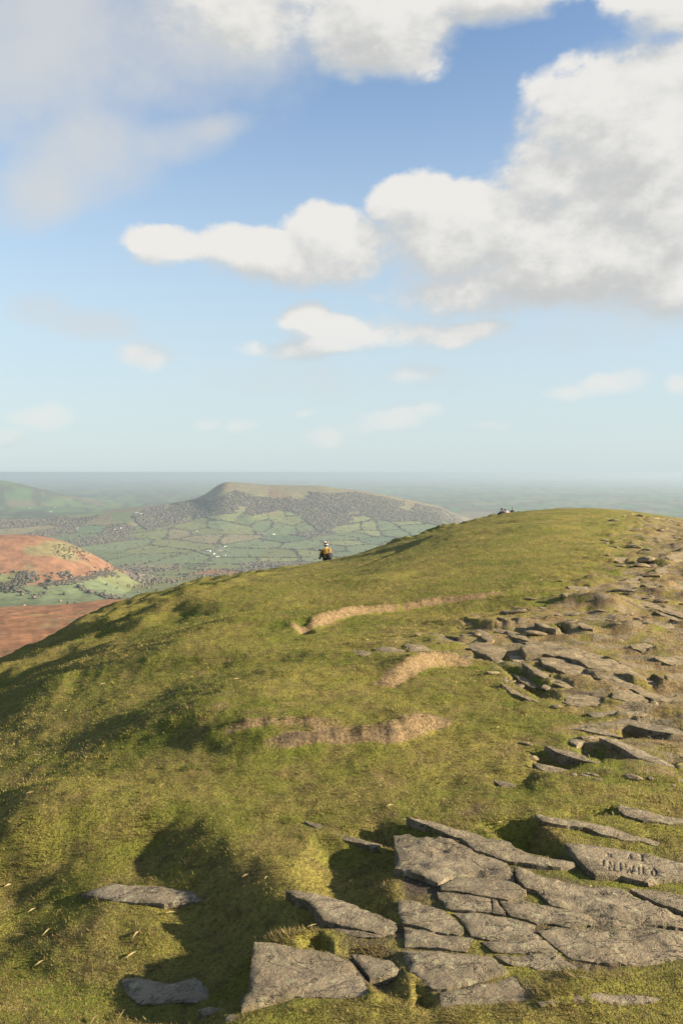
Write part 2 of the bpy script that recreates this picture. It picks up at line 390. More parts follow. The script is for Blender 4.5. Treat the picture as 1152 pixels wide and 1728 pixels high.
SK = [(-200, 880), (60, 876), (150, 867), (230, 856), (290, 850), (330, 842), (350, 832), (365, 820), (380, 813), (400, 814), (450, 818), (540, 820), (600, 827),
      (640, 833), (700, 846), (740, 854), (770, 872), (800, 888), (860, 905)]
RH = [(-400, 930), (-200, 905), (-60, 902), (0, 904), (60, 901), (100, 909), (150, 931), (190, 957), (215, 976), (260, 1000)]
LH = [(-500, 815), (-200, 800), (-80, 803), (0, 808), (40, 815), (90, 832), (140, 842), (220, 850)]
def _tab(t): 
    a = np.array([azel(*p) for p in t]); return a[:, 0], a[:, 1]
SKt, RHt, LHt = _tab(SK), _tab(RH), _tab(LH)
R_EARTH2 = 1e12
def far_base(x, y):
    r = np.hypot(x, y); az = np.arctan2(x, y)
    z = np.interp(r, FL_R, FL_Z) + .010 * np.minimum(r, 6000.)
    z = z + (6 + 14 * sstep(az, -.38, -.12)) * np.exp(-((r - 1300) / 330) ** 2)
    z = z + 6 * fbm(x / 420, y / 420, 4, 5) * sstep(r, 150, 900)
    z = z + 26 * fbm(x / 2600, y / 2600, 4, 9) * sstep(r, 6500, 12000)
    z = z + 60 * np.clip(fbm(x / 9000, y / 9000, 3, 31), -.3, 1) * sstep(r, 14000, 30000)
    for (ta, te), rs, r0, rb, nzs, amp, p in ((SKt, 6400., 5250., 7900., 330., .05, 1.25), (RHt, 2720., 2050., 3400., 210., .06, 1.0), (LHt, 11200., 9300., 13500., 700., .05, 1.0)):
        sm = sum(np.interp(az + o_ * (.002 if rs == 6400. else .012), ta, te) for o_ in (-2, -1, 0, 1, 2)) / 5
        cz = CAMZ + sm * rs + rs * rs / R_EARTH2
        up = sstep(r, r0, rs) ** p; dn = 1 - sstep(r, rs, rb)
        s = np.where(r < rs, up, dn)
        hgt = np.maximum(cz - z, 0) * np.where((az < ta[0]) | (az > ta[-1]), 0, 1) * sstep(az, ta[0] - .02, ta[0] + .03)
        gully = 1 - amp * (np.abs(fbm(x / nzs, y / nzs, 4, 21)) * 2.2) * 4 * s * (1 - s)
        z = z + hgt * s * gully
    return z - r * r / R_EARTH2
def p2g(u, v, dz=0.0):                      # picture point -> point on the bare hilltop
    d = ray(u, v); lo, hi = .5, 400.0
    t = .5
    while t < 300:
        zb = float(near_base(d[0] * t, d[1] * t)[0]) + dz
        if CAMZ + d[2] * t <= zb: hi = t; break
        lo = t; t *= 1.03
    else:
        return d[0] * 100, d[1] * 100, 0
    for _ in range(24):
        mid = .5 * (lo + hi)
        if CAMZ + d[2] * mid <= float(near_base(d[0] * mid, d[1] * mid)[0]) + dz: hi = mid
        else: lo = mid
    return d[0] * hi, d[1] * hi, CAMZ + d[2] * hi
def poly_g(pts, dz=0.0): return np.array([p2g(u, v, dz)[:2] for u, v in pts])

# turf steps: (line of the lip, heights along it, width of the fall, length of the back, low side: -1 near side / +1 far side)
BANKS = [
 ([(470, 1086), (520, 1074), (600, 1047), (660, 1032), (740, 1017), (800, 1011), (865, 1002)], [.05, .15, .15, .13, .12, .10, .04], .12, .9, -1),
 ([(628, 1178), (650, 1162), (690, 1142), (740, 1122), (805, 1109)], [.0, .06, .14, .15, .06], .14, .8, -1),
 ([(390, 1290), (450, 1272), (540, 1258), (600, 1254), (655, 1250), (700, 1232), (775, 1212)], [.0, .03, .04, .05, .10, .11, .0], .14, .9, -1),
 ([(300, 1272), (400, 1255), (540, 1247), (640, 1240)], [.02, .05, .05, .02], .10, .5, -1),
 # swells that turn their far left side from the sun
 ([(640, 1108), (560, 1128), (450, 1172), (340, 1222), (215, 1282)], [.02, .10, .17, .20, .05], .85, .9, +1),
 ([(580, 1032), (480, 1048), (390, 1078), (300, 1118), (230, 1150)], [.04, .20, .26, .22, .03], 1.3, 1.4, +1),
 ([(170, 1318), (110, 1350), (50, 1392), (-60, 1450)], [.02, .13, .17, .10], .5, .6, +1),
 ([(520, 990), (430, 1005), (330, 1032), (240, 1062)], [.05, .30, .34, .05], 1.8, 2.0, +1),
 ([(700, 975), (620, 985), (560, 1003)], [.03, .22, .03], 1.4, 1.6, +1),
 ([(140, 1150), (80, 1170), (0, 1200)], [.02, .14, .12], .7, .9, +1),
 # far shaded brow and steps on the right of the plateau
 ([(1000, 880), (900, 893), (800, 905), (720, 915), (650, 932)], [.0, .15, .28, .22, .0], 5.0, 5.0, +1),
 ([(980, 898), (900, 902), (840, 909)], [.05, .16, .03], 1.2, 2.0, -1),
 ([(960, 876), (890, 878), (800, 884)], [.05, .16, .05], 1.5, 3.0, -1),
 ([(1100, 1020), (1030, 1024), (985, 1030)], [.03, .20, .03], .35, .7, -1),
 ([(1110, 1062), (1070, 1066), (1030, 1072)], [.08, .12, .03], .3, .6, -1),
]
BANKS_G = [(poly_g(p), np.array([0.] + h[1:-1] + [0.]) * (.85 if s > 0 and w < 3 else 1.0 if w > .13 or s > 0 else .8), w * (1.5 if s > 0 else 1.0), L, s) for p, h, w, L, s in BANKS]
# hollows: outline, depth, softness of the rim
HOLLOWS = [
 ([(440, 1435), (520, 1490), (600, 1545), (560, 1575), (500, 1590), (540, 1640), (500, 1690), (430, 1710), (420, 1760), (60, 1780), (-200, 1640), (-100, 1460), (120, 1380), (330, 1360)], .15, .42),
 ([(520, 1400), (600, 1402), (720, 1400), (720, 1440), (700, 1468), (672, 1490), (690, 1540), (690, 1580), (600, 1560), (520, 1515), (480, 1470)], .08, .20),
 ([(540, 1392), (640, 1380), (720, 1392), (760, 1412), (665, 1420), (600, 1408)], .07, .10),
 ([(780, 1382), (900, 1384), (960, 1430), (970, 1450), (890, 1436), (820, 1404)], .09, .10),
 ([(560, 1590), (668, 1600), (690, 1650), (745, 1700), (640, 1690), (600, 1640)], .03, .06),
 ([(690, 1640), (740, 1672), (744, 1705), (690, 1700)], .045, .05),
 ([(495, 1580), (540, 1570), (570, 1590), (560, 1604), (500, 1596)], .09, .05),
 ([(965, 1228), (1065, 1216), (1136, 1228), (1134, 1242), (1050, 1246), (990, 1240)], .09, .12),
 ([(965, 1250), (1030, 1256), (1090, 1282), (1010, 1282), (970, 1268)], .09, .10),
 ([(890, 1255), (960, 1268), (1000, 1282), (940, 1296), (880, 1290)], .07, .12),
 ([(800, 1295), (900, 1290), (940, 1306), (900, 1330), (820, 1325)], .05, .15),
 ([(930, 1370), (1042, 1360), (1045, 1376), (960, 1384)], .08, .10),
 ([(1105, 1425), (1060, 1404), (1152, 1420)], .04, .05),
 ([(830, 1110), (900, 1130), (960, 1180), (900, 1178), (850, 1150)], .09, .2),
 ([(1070, 1130), (1180, 1140), (1180, 1160), (1110, 1150)], .08, .2),
 ([(1115, 936), (1175, 934), (1175, 944), (1120, 942)], .35, .5),
 ([(490, 1074), (530, 1070), (535, 1086), (500, 1090)], .07, .12),
]
HOLLOWS_G = [(poly_g(p), d, s) for p, d, s in HOLLOWS]
ROCKY = poly_g([(1400, 860), (1040, 868), (1010, 905), (1000, 950), (930, 985), (880, 1020), (800, 1035), (690, 1080), (620, 1100), (800, 1115), (850, 1160), (930, 1200), (880, 1260), (930, 1300), (1040, 1330), (1400, 1340)])
PAVE = poly_g([(664, 1410), (770, 1400), (960, 1425), (1250, 1450), (1250, 1640), (960, 1645), (900, 1695), (742, 1700), (690, 1650), (560, 1690), (405, 1704), (424, 1588), (560, 1600), (540, 1560), (482, 1502), (560, 1510), (670, 1550)])
WORN = poly_g([(560, 1290), (640, 1290), (760, 1350), (880, 1365), (930, 1372), (800, 1392), (700, 1385), (640, 1340)])

PAVE_SLABS = [
 ([(665, 1413), (691, 1412), (695, 1416), (703, 1418), (766, 1416), (784, 1429), (798, 1438), (827, 1444), (850, 1453), (862, 1468), (869, 1481), (863, 1484), (832, 1479), (798, 1476), (766, 1477), (739, 1491), (730, 1487), (676, 1467), (665, 1466), (674, 1447), (668, 1429)], .03, (-.01, .02), 1.5),
 ([(775, 1416), (805, 1415), (834, 1414), (857, 1419), (868, 1430), (892, 1438), (930, 1446), (967, 1452), (970, 1458), (945, 1460), (905, 1457), (890, 1454), (868, 1452), (852, 1450), (828, 1441), (800, 1434), (790, 1425)], .035, (-.02, .02), 1.1),
 ([(744, 1494), (766, 1481), (798, 1480), (834, 1483), (857, 1487), (868, 1490), (886, 1500), (884, 1508), (870, 1515), (857, 1517), (836, 1513), (805, 1509), (775, 1503), (746, 1500)], .032, (.0, .0), 1.0),
 ([(738, 1503), (773, 1507), (805, 1512), (827, 1516), (828, 1538), (798, 1536), (766, 1534), (755, 1531), (739, 1512)], .014, (0, 0), 1.0),
 ([(831, 1517), (837, 1519), (841, 1526), (851, 1537), (851, 1542), (831, 1539)], .014, (0, 0), .7),
 ([(867, 1466), (892, 1472), (942, 1485), (978, 1493), (1018, 1494), (1050, 1499), (1073, 1514), (1110, 1528), (1152, 1544), (1185, 1556), (1185, 1568), (1138, 1565), (1104, 1561), (1086, 1561), (1072, 1565), (1050, 1566), (1014, 1563), (1006, 1550), (990, 1540), (960, 1531), (932, 1527), (920, 1514), (905, 1503), (888, 1499), (876, 1489), (871, 1479)], .02, (0, .01), 1.6),
 ([(842, 1519), (860, 1520), (886, 1519), (905, 1524), (932, 1529), (960, 1533), (989, 1542), (1003, 1552), (1011, 1562), (989, 1560), (962, 1563), (933, 1556), (905, 1556), (888, 1550), (862, 1543), (852, 1533)], .014, (0, 0), 1.2),
 ([(1062, 1499), (1095, 1500), (1152, 1511), (1185, 1518), (1185, 1551), (1152, 1537), (1118, 1525), (1084, 1509)], .028, (0, 0), .9),
 ([(766, 1540), (800, 1541), (827, 1544), (853, 1547), (888, 1554), (902, 1559), (899, 1570), (901, 1574), (912, 1582), (890, 1583), (866, 1582), (834, 1584), (811, 1582), (797, 1577), (787, 1563), (776, 1548)], .008, (0, 0), 1.0),
 ([(811, 1587), (838, 1587), (866, 1585), (915, 1585), (925, 1593), (940, 1603), (935, 1607), (900, 1606), (866, 1607), (832, 1605)], .004, (0, 0), 1.4),
 ([(834, 1610), (866, 1610), (900, 1609), (938, 1609), (955, 1622), (975, 1632), (970, 1637), (925, 1636), (905, 1636), (893, 1630), (860, 1628), (850, 1622)], .0, (0, 0), 1.4),
 ([(908, 1572), (937, 1560), (962, 1566), (989, 1564), (1018, 1567), (1050, 1569), (1072, 1568), (1088, 1564), (1118, 1568), (1152, 1571), (1185, 1573), (1185, 1608), (1152, 1613), (1118, 1620), (1095, 1625), (1061, 1627), (1027, 1625), (1000, 1622), (968, 1618), (950, 1605), (927, 1588)], .012, (0, 0), 1.3),
 ([(970, 1623), (1000, 1626), (1027, 1629), (1061, 1631), (1095, 1629), (1075, 1635), (1040, 1634), (1005, 1641), (985, 1641), (978, 1632)], -.01, (0, 0), .8),
 ([(672, 1518), (694, 1519), (726, 1528), (748, 1535), (766, 1548), (780, 1563), (781, 1571), (773, 1574), (730, 1570), (714, 1564), (680, 1558), (673, 1540)], .012, (-.01, 0), 1.0),
 ([(682, 1563), (712, 1568), (735, 1576), (796, 1584), (785, 1604), (762, 1601), (730, 1597), (684, 1595)], .004, (0, 0), 1.0),
 ([(679, 1601), (724, 1603), (775, 1607), (827, 1609), (855, 1638), (852, 1642), (821, 1650), (784, 1660), (753, 1668), (730, 1667), (694, 1639)], .006, (0, 0), 1.4),
 ([(742, 1673), (775, 1669), (812, 1661), (864, 1646), (877, 1655), (895, 1690), (886, 1693), (821, 1692), (775, 1696), (744, 1698)], .0, (0, 0), .9),
 ([(430, 1591), (460, 1591), (497, 1595), (538, 1602), (555, 1603), (574, 1613), (594, 1623), (613, 1650), (628, 1669), (630, 1681), (613, 1687), (550, 1679), (497, 1681), (453, 1690), (409, 1702), (407, 1688), (419, 1674), (425, 1625)], .006, (-.02, 0), .8),
 ([(594, 1611), (623, 1613), (660, 1619), (672, 1635), (668, 1642), (640, 1647), (625, 1648), (606, 1625)], -.02, (0, 0), .9),
 ([(483, 1504), (497, 1505), (534, 1509), (570, 1517), (619, 1533), (669, 1553), (668, 1563), (660, 1570), (643, 1573), (620, 1568), (594, 1563), (560, 1557), (548, 1551), (535, 1538), (520, 1522), (500, 1515)], .02, (-.04, .0), 1.0),
 ([(563, 1561), (594, 1567), (620, 1572), (643, 1577), (640, 1581), (610, 1580), (585, 1575), (568, 1568)], -.004, (0, 0), .8),
 ([(568, 1583), (590, 1583), (630, 1585), (662, 1589), (655, 1593), (620, 1591), (585, 1593), (572, 1590)], -.03, (0, 0), .8),
]
LEDGES = [
 ('rock_ledge', 'thin bright ledge standing up right behind the cracked pavement', [(685, 1387), (730, 1391), (760, 1398), (798, 1404), (832, 1411), (857, 1417), (834, 1413), (800, 1414), (768, 1411), (757, 1408), (730, 1399)], .085, (-.10, .2), .16, .8),
 ('rock_ledge', 'long thin ledge behind the slab with carved letters', [(903, 1380), (948, 1386), (982, 1389), (1032, 1396), (1050, 1402), (1084, 1408), (1109, 1414), (1127, 1422), (1105, 1421), (1079, 1414), (1048, 1414), (1039, 1410), (1014, 1406), (989, 1397), (948, 1395), (915, 1391)], .10, (-.10, .12), .18, .8),
 ('rock_ledge', 'grey ledge at the right edge above the long thin ledge', [(1042, 1360), (1075, 1366), (1113, 1374), (1152, 1380), (1185, 1384), (1185, 1390), (1120, 1387), (1085, 1384), (1060, 1378), (1044, 1370)], .09, (-.08, .1), .18, .8),
 ('rock_ledge', 'narrow stone sliver in grass at the lower right of the pavement', [(905, 1690), (948, 1682), (982, 1675), (1018, 1676), (1072, 1678), (1115, 1685), (1095, 1690), (1027, 1691), (948, 1692), (912, 1697)], -.005, (0, -.1), .10, .8),
 ('rock_ledge', 'slender stone sliver in turf left of the pavement corner', [(514, 1388), (536, 1393), (558, 1402), (585, 1410), (619, 1416), (644, 1421), (633, 1426), (607, 1420), (582, 1416), (556, 1407), (531, 1398)], .03, (-.05, .1), .10, .8),
 ('flat_rock', 'flat pale rock half in shadow in the left foreground grass', [(139, 1507), (195, 1489), (229, 1493), (285, 1496), (331, 1504), (346, 1518), (278, 1524), (193, 1518), (161, 1511)], -.098, (0, 0), .12, .7),
 ('flat_rock', 'worn flat rock in deep shadow at the lower left', [(205, 1652), (227, 1650), (290, 1659), (329, 1650), (363, 1667), (363, 1693), (314, 1690), (237, 1693), (212, 1674)], -.118, (0, 0), .12, .9),
 ('rock', 'small square stone lying on the worn flat rock at lower left', [(310, 1668), (327, 1666), (329, 1680), (314, 1688)], -.075, (0, 0), .06, .6),
 ('rock', 'thin stone plate in soil beside the lower left slab corner', [(334, 1704), (355, 1699), (380, 1704), (381, 1711), (345, 1712)], -.10, (0, 0), .06, .8),
 ('rock', 'rounded pebble at the bottom edge below the big left slab', [(380, 1716), (388, 1711), (399, 1712), (403, 1718), (398, 1724), (385, 1725)], -.09, (0, 0), .06, .3),
 ('rock_ledge', 'tall dark-faced ledge with a lit right end, right of the hollow', [(966, 1227), (1022, 1218), (1065, 1213), (1088, 1219), (1136, 1226), (1180, 1228), (1180, 1240), (1140, 1238), (1088, 1228), (1060, 1222)], .09, (-.02, .1), .22, .8),
 ('rock_ledge', 'grey plate behind the tall dark-faced ledge', [(989, 1205), (1037, 1199), (1070, 1198), (1100, 1201), (1070, 1206), (1017, 1210), (1007, 1213)], .06, (-.1, .05), .16, .8),
 ('rock_ledge', 'low lens-shaped ledge in front of the tall dark-faced ledge', [(949, 1231), (987, 1225), (1022, 1231), (1050, 1241), (1017, 1238), (982, 1232)], .05, (-.1, .05), .16, .8),
 ('rock_ledge', 'long sloping plate with a dark hollow on its left, near the right edge', [(1010, 1251), (1037, 1252), (1088, 1268), (1113, 1278), (1146, 1288), (1150, 1300), (1113, 1287), (1080, 1280), (1048, 1264)], .07, (-.14, .1), .18, .8),
 ('rock', 'small blocky stone at the left end of the dark hollow', [(961, 1245), (984, 1244), (988, 1248), (972, 1256), (962, 1252)], .05, (0, 0), .12, .8),
 ('rock', 'small pale stone lying inside the dark hollow', [(970, 1258), (986, 1263), (993, 1268), (985, 1270), (972, 1264)], -.02, (0, 0), .08, .6),
 ('rock_ledge', 'low dark ledge below the small blocky stone', [(918, 1262), (944, 1267), (969, 1270), (999, 1280), (1037, 1283), (1058, 1286), (1002, 1285), (972, 1280), (936, 1271)], .05, (-.12, .1), .16, .8),
 ('rock_ledge', 'short bright-edged ledge in turf above the pavement', [(898, 1289), (931, 1292), (961, 1297), (939, 1302), (934, 1307), (911, 1298)], .045, (-.12, .1), .14, .8),
 ('flat_rock', 'flat pale rock at the right edge below the sloping plate', [(1134, 1313), (1185, 1311), (1185, 1323), (1145, 1321)], .02, (0, 0), .12, .8),
 ('rock', 'small lone stone in turf above the pavement', [(832, 1317), (855, 1318), (870, 1324), (846, 1327)], .03, (-.1, 0), .08, .8),
]
MID = [
 ([(877, 1092), (925, 1088), (961, 1094), (987, 1101), (1019, 1107), (1045, 1118), (1087, 1137), (1132, 1155), (1103, 1163), (1090, 1160), (1064, 1146), (1038, 1132), (1006, 1132), (980, 1121), (948, 1109), (916, 1107), (887, 1108)], .06, (-.05, .03)),
 ([(1003, 1136), (1035, 1136), (1064, 1149), (1090, 1164), (1122, 1171), (1148, 1182), (1103, 1180), (1070, 1164), (1032, 1154), (1006, 1144)], .05, (-.05, .02)),
 ([(909, 1111), (948, 1113), (987, 1126), (996, 1141), (1025, 1157), (987, 1150), (961, 1138), (935, 1129), (916, 1121)], .05, (-.05, .02)),
 ([(951, 1171), (987, 1170), (1025, 1183), (1019, 1189), (980, 1191), (954, 1186)], .01, (-.02, 0)),
 ([(1035, 1160), (1070, 1166), (1098, 1181), (1058, 1184), (1032, 1179)], .02, (-.03, 0)),
 ([(790, 1087), (806, 1083), (838, 1090), (854, 1095), (848, 1104), (828, 1107), (815, 1102), (786, 1094)], .07, (-.05, .05)),
 ([(822, 1060), (845, 1062), (893, 1075), (922, 1090), (906, 1091), (867, 1077), (838, 1067)], .05, (-.05, .03)),
 ([(880, 1122), (909, 1132), (935, 1140), (961, 1149), (935, 1146), (906, 1139)], .05, (-.08, .1)),
 ([(845, 1157), (877, 1169), (896, 1174), (916, 1181), (887, 1177), (857, 1168)], .06, (-.12, .1)),
 ([(865, 1140), (890, 1146), (915, 1158), (900, 1158), (878, 1150)], .03, (-.12, .1)),
 ([(912, 1140), (932, 1143), (974, 1156), (958, 1160), (930, 1152)], .02, (-.1, .1)),
 ([(682, 1086), (711, 1088), (737, 1097), (708, 1104), (689, 1099)], .06, (-.08, .05)),
 ([(634, 1094), (663, 1091), (684, 1097), (669, 1105), (637, 1101)], .04, (-.05, .03)),
 ([(590, 1100), (612, 1097), (632, 1102), (610, 1106)], .03, (-.05, .03)),
 ([(724, 1070), (747, 1071), (779, 1081), (763, 1083), (740, 1077)], .05, (-.1, .05)),
 ([(792, 1038), (808, 1039), (827, 1049), (808, 1049)], .05, (-.06, .05)),
 ([(827, 1050), (844, 1047), (856, 1058), (837, 1058)], .05, (-.06, .05)),
 ([(840, 1041), (863, 1045), (880, 1052), (856, 1051)], .05, (-.06, .05)),
 ([(766, 1044), (798, 1050), (810, 1055), (779, 1054)], .05, (-.06, .05)),
 ([(853, 1064), (882, 1069), (897, 1081), (863, 1074)], .05, (-.06, .05)),
 ([(802, 1064), (821, 1066), (836, 1078), (818, 1079)], .05, (-.06, .05)),
 ([(858, 1108), (872, 1104), (886, 1112), (868, 1118)], .05, (-.05, .03)),
 ([(826, 1110), (842, 1108), (850, 1116), (836, 1120)], .04, (-.05, .03)),
 ([(925, 1060), (948, 1063), (972, 1072), (950, 1072)], .05, (-.1, .05)),
 ([(898, 1050), (925, 1054), (940, 1060), (915, 1058)], .05, (-.1, .05)),
]
UP = [
 ([(1070, 1021), (1088, 1019), (1152, 1033), (1185, 1038), (1185, 1045), (1152, 1040), (1108, 1029)], .10, (-.03, .05)),
 ([(1098, 1031), (1140, 1041), (1160, 1048), (1130, 1044)], .03, (-.03, .05)),
 ([(1055, 1050), (1075, 1049), (1100, 1055), (1083, 1060)], .10, (-.05, .08)),
 ([(1096, 1056), (1118, 1054), (1137, 1056), (1136, 1063), (1110, 1063)], .13, (-.02, .08)),
 ([(1047, 981), (1078, 973), (1090, 976), (1063, 986)], .15, (-.05, .05)),
 ([(1104, 961), (1124, 958), (1126, 965), (1111, 969)], .20, (0, .05)),
 ([(1083, 987), (1108, 990), (1129, 995), (1101, 996)], .14, (-.05, .05)),
 ([(982, 1006), (1015, 1005), (1019, 1011), (987, 1013)], .07, (-.03, .03)),
 ([(1122, 989), (1180, 986), (1180, 996), (1130, 995)], .14, (-.03, .05)),
 ([(972, 1051), (990, 1053), (1002, 1060), (980, 1058)], .07, (-.08, .05)),
 ([(955, 990), (985, 988), (1000, 994), (970, 997)], .08, (-.05, .05)),
 ([(1030, 942), (1060, 941), (1072, 946), (1040, 948)], .15, (-.05, .05)),
 ([(1118, 936), (1180, 932), (1180, 938), (1130, 940)], .30, (-.03, .1)),
 ([(1100, 1110), (1150, 1108), (1180, 1116), (1130, 1120)], .10, (-.05, .08)),
 ([(1060, 1090), (1085, 1086), (1110, 1092), (1085, 1098)], .08, (-.05, .08)),
 ([(1118, 1140), (1150, 1136), (1180, 1144), (1140, 1150)], .07, (-.05, .08)),
]
CARVED = [(953, 1424), (989, 1425), (1027, 1430), (1095, 1441), (1152, 1455), (1185, 1463), (1185, 1478), (1152, 1478), (1120, 1481), (1093, 1487), (1077, 1483), (1048, 1475), (1027, 1475), (1005, 1475), (991, 1465), (975, 1449)]
def under_rock(x, y, z):
    """the turf lies below the rock bedded in it"""
    for g_, l_, t_, c_, r_ in BEDS_G:
        e = .02; m = np.nonzero((x > g_[:, 0].min() - e) & (x < g_[:, 0].max() + e) & (y > g_[:, 1].min() - e) & (y < g_[:, 1].max() + e))[0]
        if len(m) == 0: continue
        xx, yy = x[m], y[m]; ins = inpoly(xx, yy, g_); d = polydist(xx, yy, g_, True)[0]; sd_ = np.where(ins, d, -d)
        top = near_base(xx, yy)[0] + l_ + t_[0] * (xx - c_[0]) + t_[1] * (yy - c_[1])
        lim = top - .030 - .002 * r_; k = sstep(sd_, .004 + .001 * r_, .030 + .004 * r_)
        z[m] = np.where(z[m] > lim, z[m] * (1 - k) + lim * k, z[m])
    return z

def near_features(x, y, r):
    """relief of the hilltop on top of the dome, and the masks straw / soil / stony"""
    dz = np.zeros_like(x); straw = np.zeros_like(x); soil = np.zeros_like(x)
    for i, (pts, hs, w, L, sgn) in enumerate(BANKS_G):
        ext = 6 * max(w, L); m = (x > pts[:, 0].min() - ext) & (x < pts[:, 0].max() + ext) & (y > pts[:, 1].min() - ext) & (y < pts[:, 1].max() + ext)
        if not m.any(): continue
        xx = x[m]; yy = y[m]
        wob = .35 * w * fbm(xx / (w * 3 + .2), yy / (w * 3 + .2), 3, 40 + i)
        d, side, par = polydist(xx, yy, pts); 
        o_ = np.argsort(pts[:, 0]); sd = d * np.where(yy > np.interp(xx, pts[o_, 0], pts[o_, 1]), 1, -1)   # + on the far side
        if sgn > 0: sd = -sd                                      # swells fall on their far side
        sd = sd + wob
        n = len(hs); tt = np.linspace(0, n - 1, 5 * n); hx = np.interp(tt, np.arange(n), pts[:, 0]); hy = np.interp(tt, np.arange(n), pts[:, 1]); hv = np.interp(tt, np.arange(n), hs)
        num = np.zeros_like(xx); den = np.zeros_like(xx); e2 = (.06 + .02 * np.hypot(hx.mean(), hy.mean())) ** 2
        for a_, b_, c_ in zip(hx, hy, hv): q_ = 1 / ((xx - a_) ** 2 + (yy - b_) ** 2 + e2) ** 2; num += q_ * c_; den += q_
        h = num / den * sstep(par, 0, .6) * sstep(n - 1 - par, 0, .6)
        over = ((par <= 0) | (par >= n - 1))
        q = np.where(sd > 0, np.exp(-sd / L) if sgn < 0 else np.exp(-(sd / (1.3 * L)) ** 2), 1 - sstep(-sd, 0, w))
        q = np.where(over, q * np.exp(-d / (2 * w + .15)), q)
        dz[m] += h * q
        if i < 4:
            hh = np.clip(h / .045, 0, 1.4)
            s = (1 - sstep(-sd, w * .55, w * 1.25)) * (1 - sstep(sd, .0, .06)) * (.75 + .9 * fbm(xx / .35, yy / .35, 3, 46)); s = np.where(over, s * np.exp(-d / .1), s)
            straw[m] = np.maximum(straw[m], s * hh)
            if i == 2: soil[m] = np.maximum(soil[m], .5 * s)
    for pts, dep, soft in HOLLOWS_G:
        m = (x > pts[:, 0].min()) & (x < pts[:, 0].max()) & (y > pts[:, 1].min()) & (y < pts[:, 1].max())
        if not m.any(): continue
        xx = x[m]; yy = y[m]; ins = inpoly(xx, yy, pts); d, _, _ = polydist(xx, yy, pts, True)
        dz[m] -= dep * np.where(ins, sstep(d, 0, soft), 0)
    def region(pts, soft):
        ins = inpoly(x, y, pts); d, _, _ = polydist(x, y, pts, True); return sstep(np.where(ins, d, -d), -soft, soft)
    far = np.clip(r / 14, 0, 1)
    rocky = region(ROCKY, .35 + .06 * r); pave = region(PAVE, .05); worn = region(WORN, .3)
    # strike of the strata: lines run right and slightly towards the viewer
    s_ = x * .94 - y * .34; t_ = x * .34 + y * .94
    saw = lambda q: (q - np.floor(q))
    strat = saw(t_ / (.34 + .02 * 0) + .55 * fbm(s_ / 1.3, t_ / 1.3, 3, 71))
    strat2 = saw(t_ / 1.15 + .8 * fbm(s_ / 3, t_ / 3, 3, 72))
    step = np.where(strat < .85, strat / .85, (1 - strat) / .15); step2 = np.where(strat2 < .88, strat2 / .88, (1 - strat2) / .12)
    patch = sstep(fbm(s_ / 1.6, t_ / .9, 3, 73), -.15, .3)
    dz += rocky * (patch * (.038 * (1 - step) + .055 * (1 - step2) * np.clip(r / 8, .4, 2.4)) - .015)
    dz += rocky * .048 * fbm(s_ / .5, t_ / .18, 3, 74) * np.clip(r / 6, .6, 2)
    dz -= pave * .012
    calm = 1 - .85 * region(PAVE, .18)
    dz += calm * (.050 * fbm(x / 1.7, y / 1.7, 3, 11) + .018 * fbm(x / .42, y / .42, 3, 12)) + (.35 + .65 * calm) * .010 * fbm(x / .11, y / .11, 2, 13)
    dz += sstep(r, 12, 40) * (.16 * fbm(x / 5.5, y / 4.0, 4, 14) + .05 * fbm(x / 1.2, y / .8, 3, 15))
    # humps of moss at the left brow
    brow = sstep(r, 10, 14) * (1 - sstep(x, -4, -1)) * (1 - sstep(r, 60, 110))
    dz += brow * .30 * np.clip(fbm(x / 1.5, y / 1.5, 3, 16) + .1, -.3, 1)
    brow2 = sstep(r, 36, 46) * (1 - sstep(r, 100, 125)) * (1 - sstep(x - (.34 * y - 11.5), -2.0, 1.5)) * sstep(x, 1.5, 4.5)
    dz += sstep(r, 28, 55) * .13 * np.clip(fbm(x / 2.6, y / 1.3, 3, 18) - .1, 0, 1)
    dz += brow2 * .75 * np.clip(fbm(x / 3.2, y / 3.2, 4, 17, .6), -.25, 1); soil = np.maximum(soil, brow2 * .30)
    dz += np.clip(straw, 0, 1) * .022 * fbm(x / .10, y / .10, 3, 47)
    soil = np.maximum(soil, worn * .42); straw = np.maximum(straw, worn * .5)
    soil = np.maximum(soil, pave * .46)
    soil = np.maximum(soil, rocky * (.30 + .22 * sstep(fbm(s_ / .7, t_ / .3, 3, 75), -.1, .4))); straw = np.maximum(straw, rocky * .50)
    straw = np.maximum(straw, .36 * sstep(fbm(x / 1.1, y / 1.1, 3, 81), .05, .5)); 
    return dz, straw, soil, rocky, pave

# every rock: outline, height over the dome, tilt. Rocks outside the pavement are bedded in the relief around them
def bed(pts, rise):
    l_ = 0.0
    for _ in range(2):
        g_ = poly_g(pts, l_); q = np.vstack([g_, g_.mean(0)[None]]); dz = near_features(q[:, 0].copy(), q[:, 1].copy(), np.hypot(q[:, 0], q[:, 1]))[0]
        l_ = float(np.percentile(dz, 45)) + rise
    return l_
PAVE_SLABS = [(p, l * .42 - .004, t, r_) for p, l, t, r_ in PAVE_SLABS]
LEDGES = [(n_, a_, p, bed(p, l * .14 if l > 0 else .004), (t[0] * .5, t[1] * .5), th_, r_) for n_, a_, p, l, t, th_, r_ in LEDGES]
def weather(pts):
    """break the straight edges of a coarse outline"""
    out = []; n_ = len(pts); cu = sum(p[0] for p in pts) / n_; cv = sum(p[1] for p in pts) / n_
    for i in range(n_):
        a, b = pts[i], pts[(i + 1) % n_]
        for t in (.12, .38, .62, .86):
            k_ = random.uniform(-.10, .16); out.append((a[0] + (b[0] - a[0]) * t + (a[0] + b[0] - 2 * cu) * .5 * k_, a[1] + (b[1] - a[1]) * t + (a[1] + b[1] - 2 * cv) * .5 * k_))
    return out
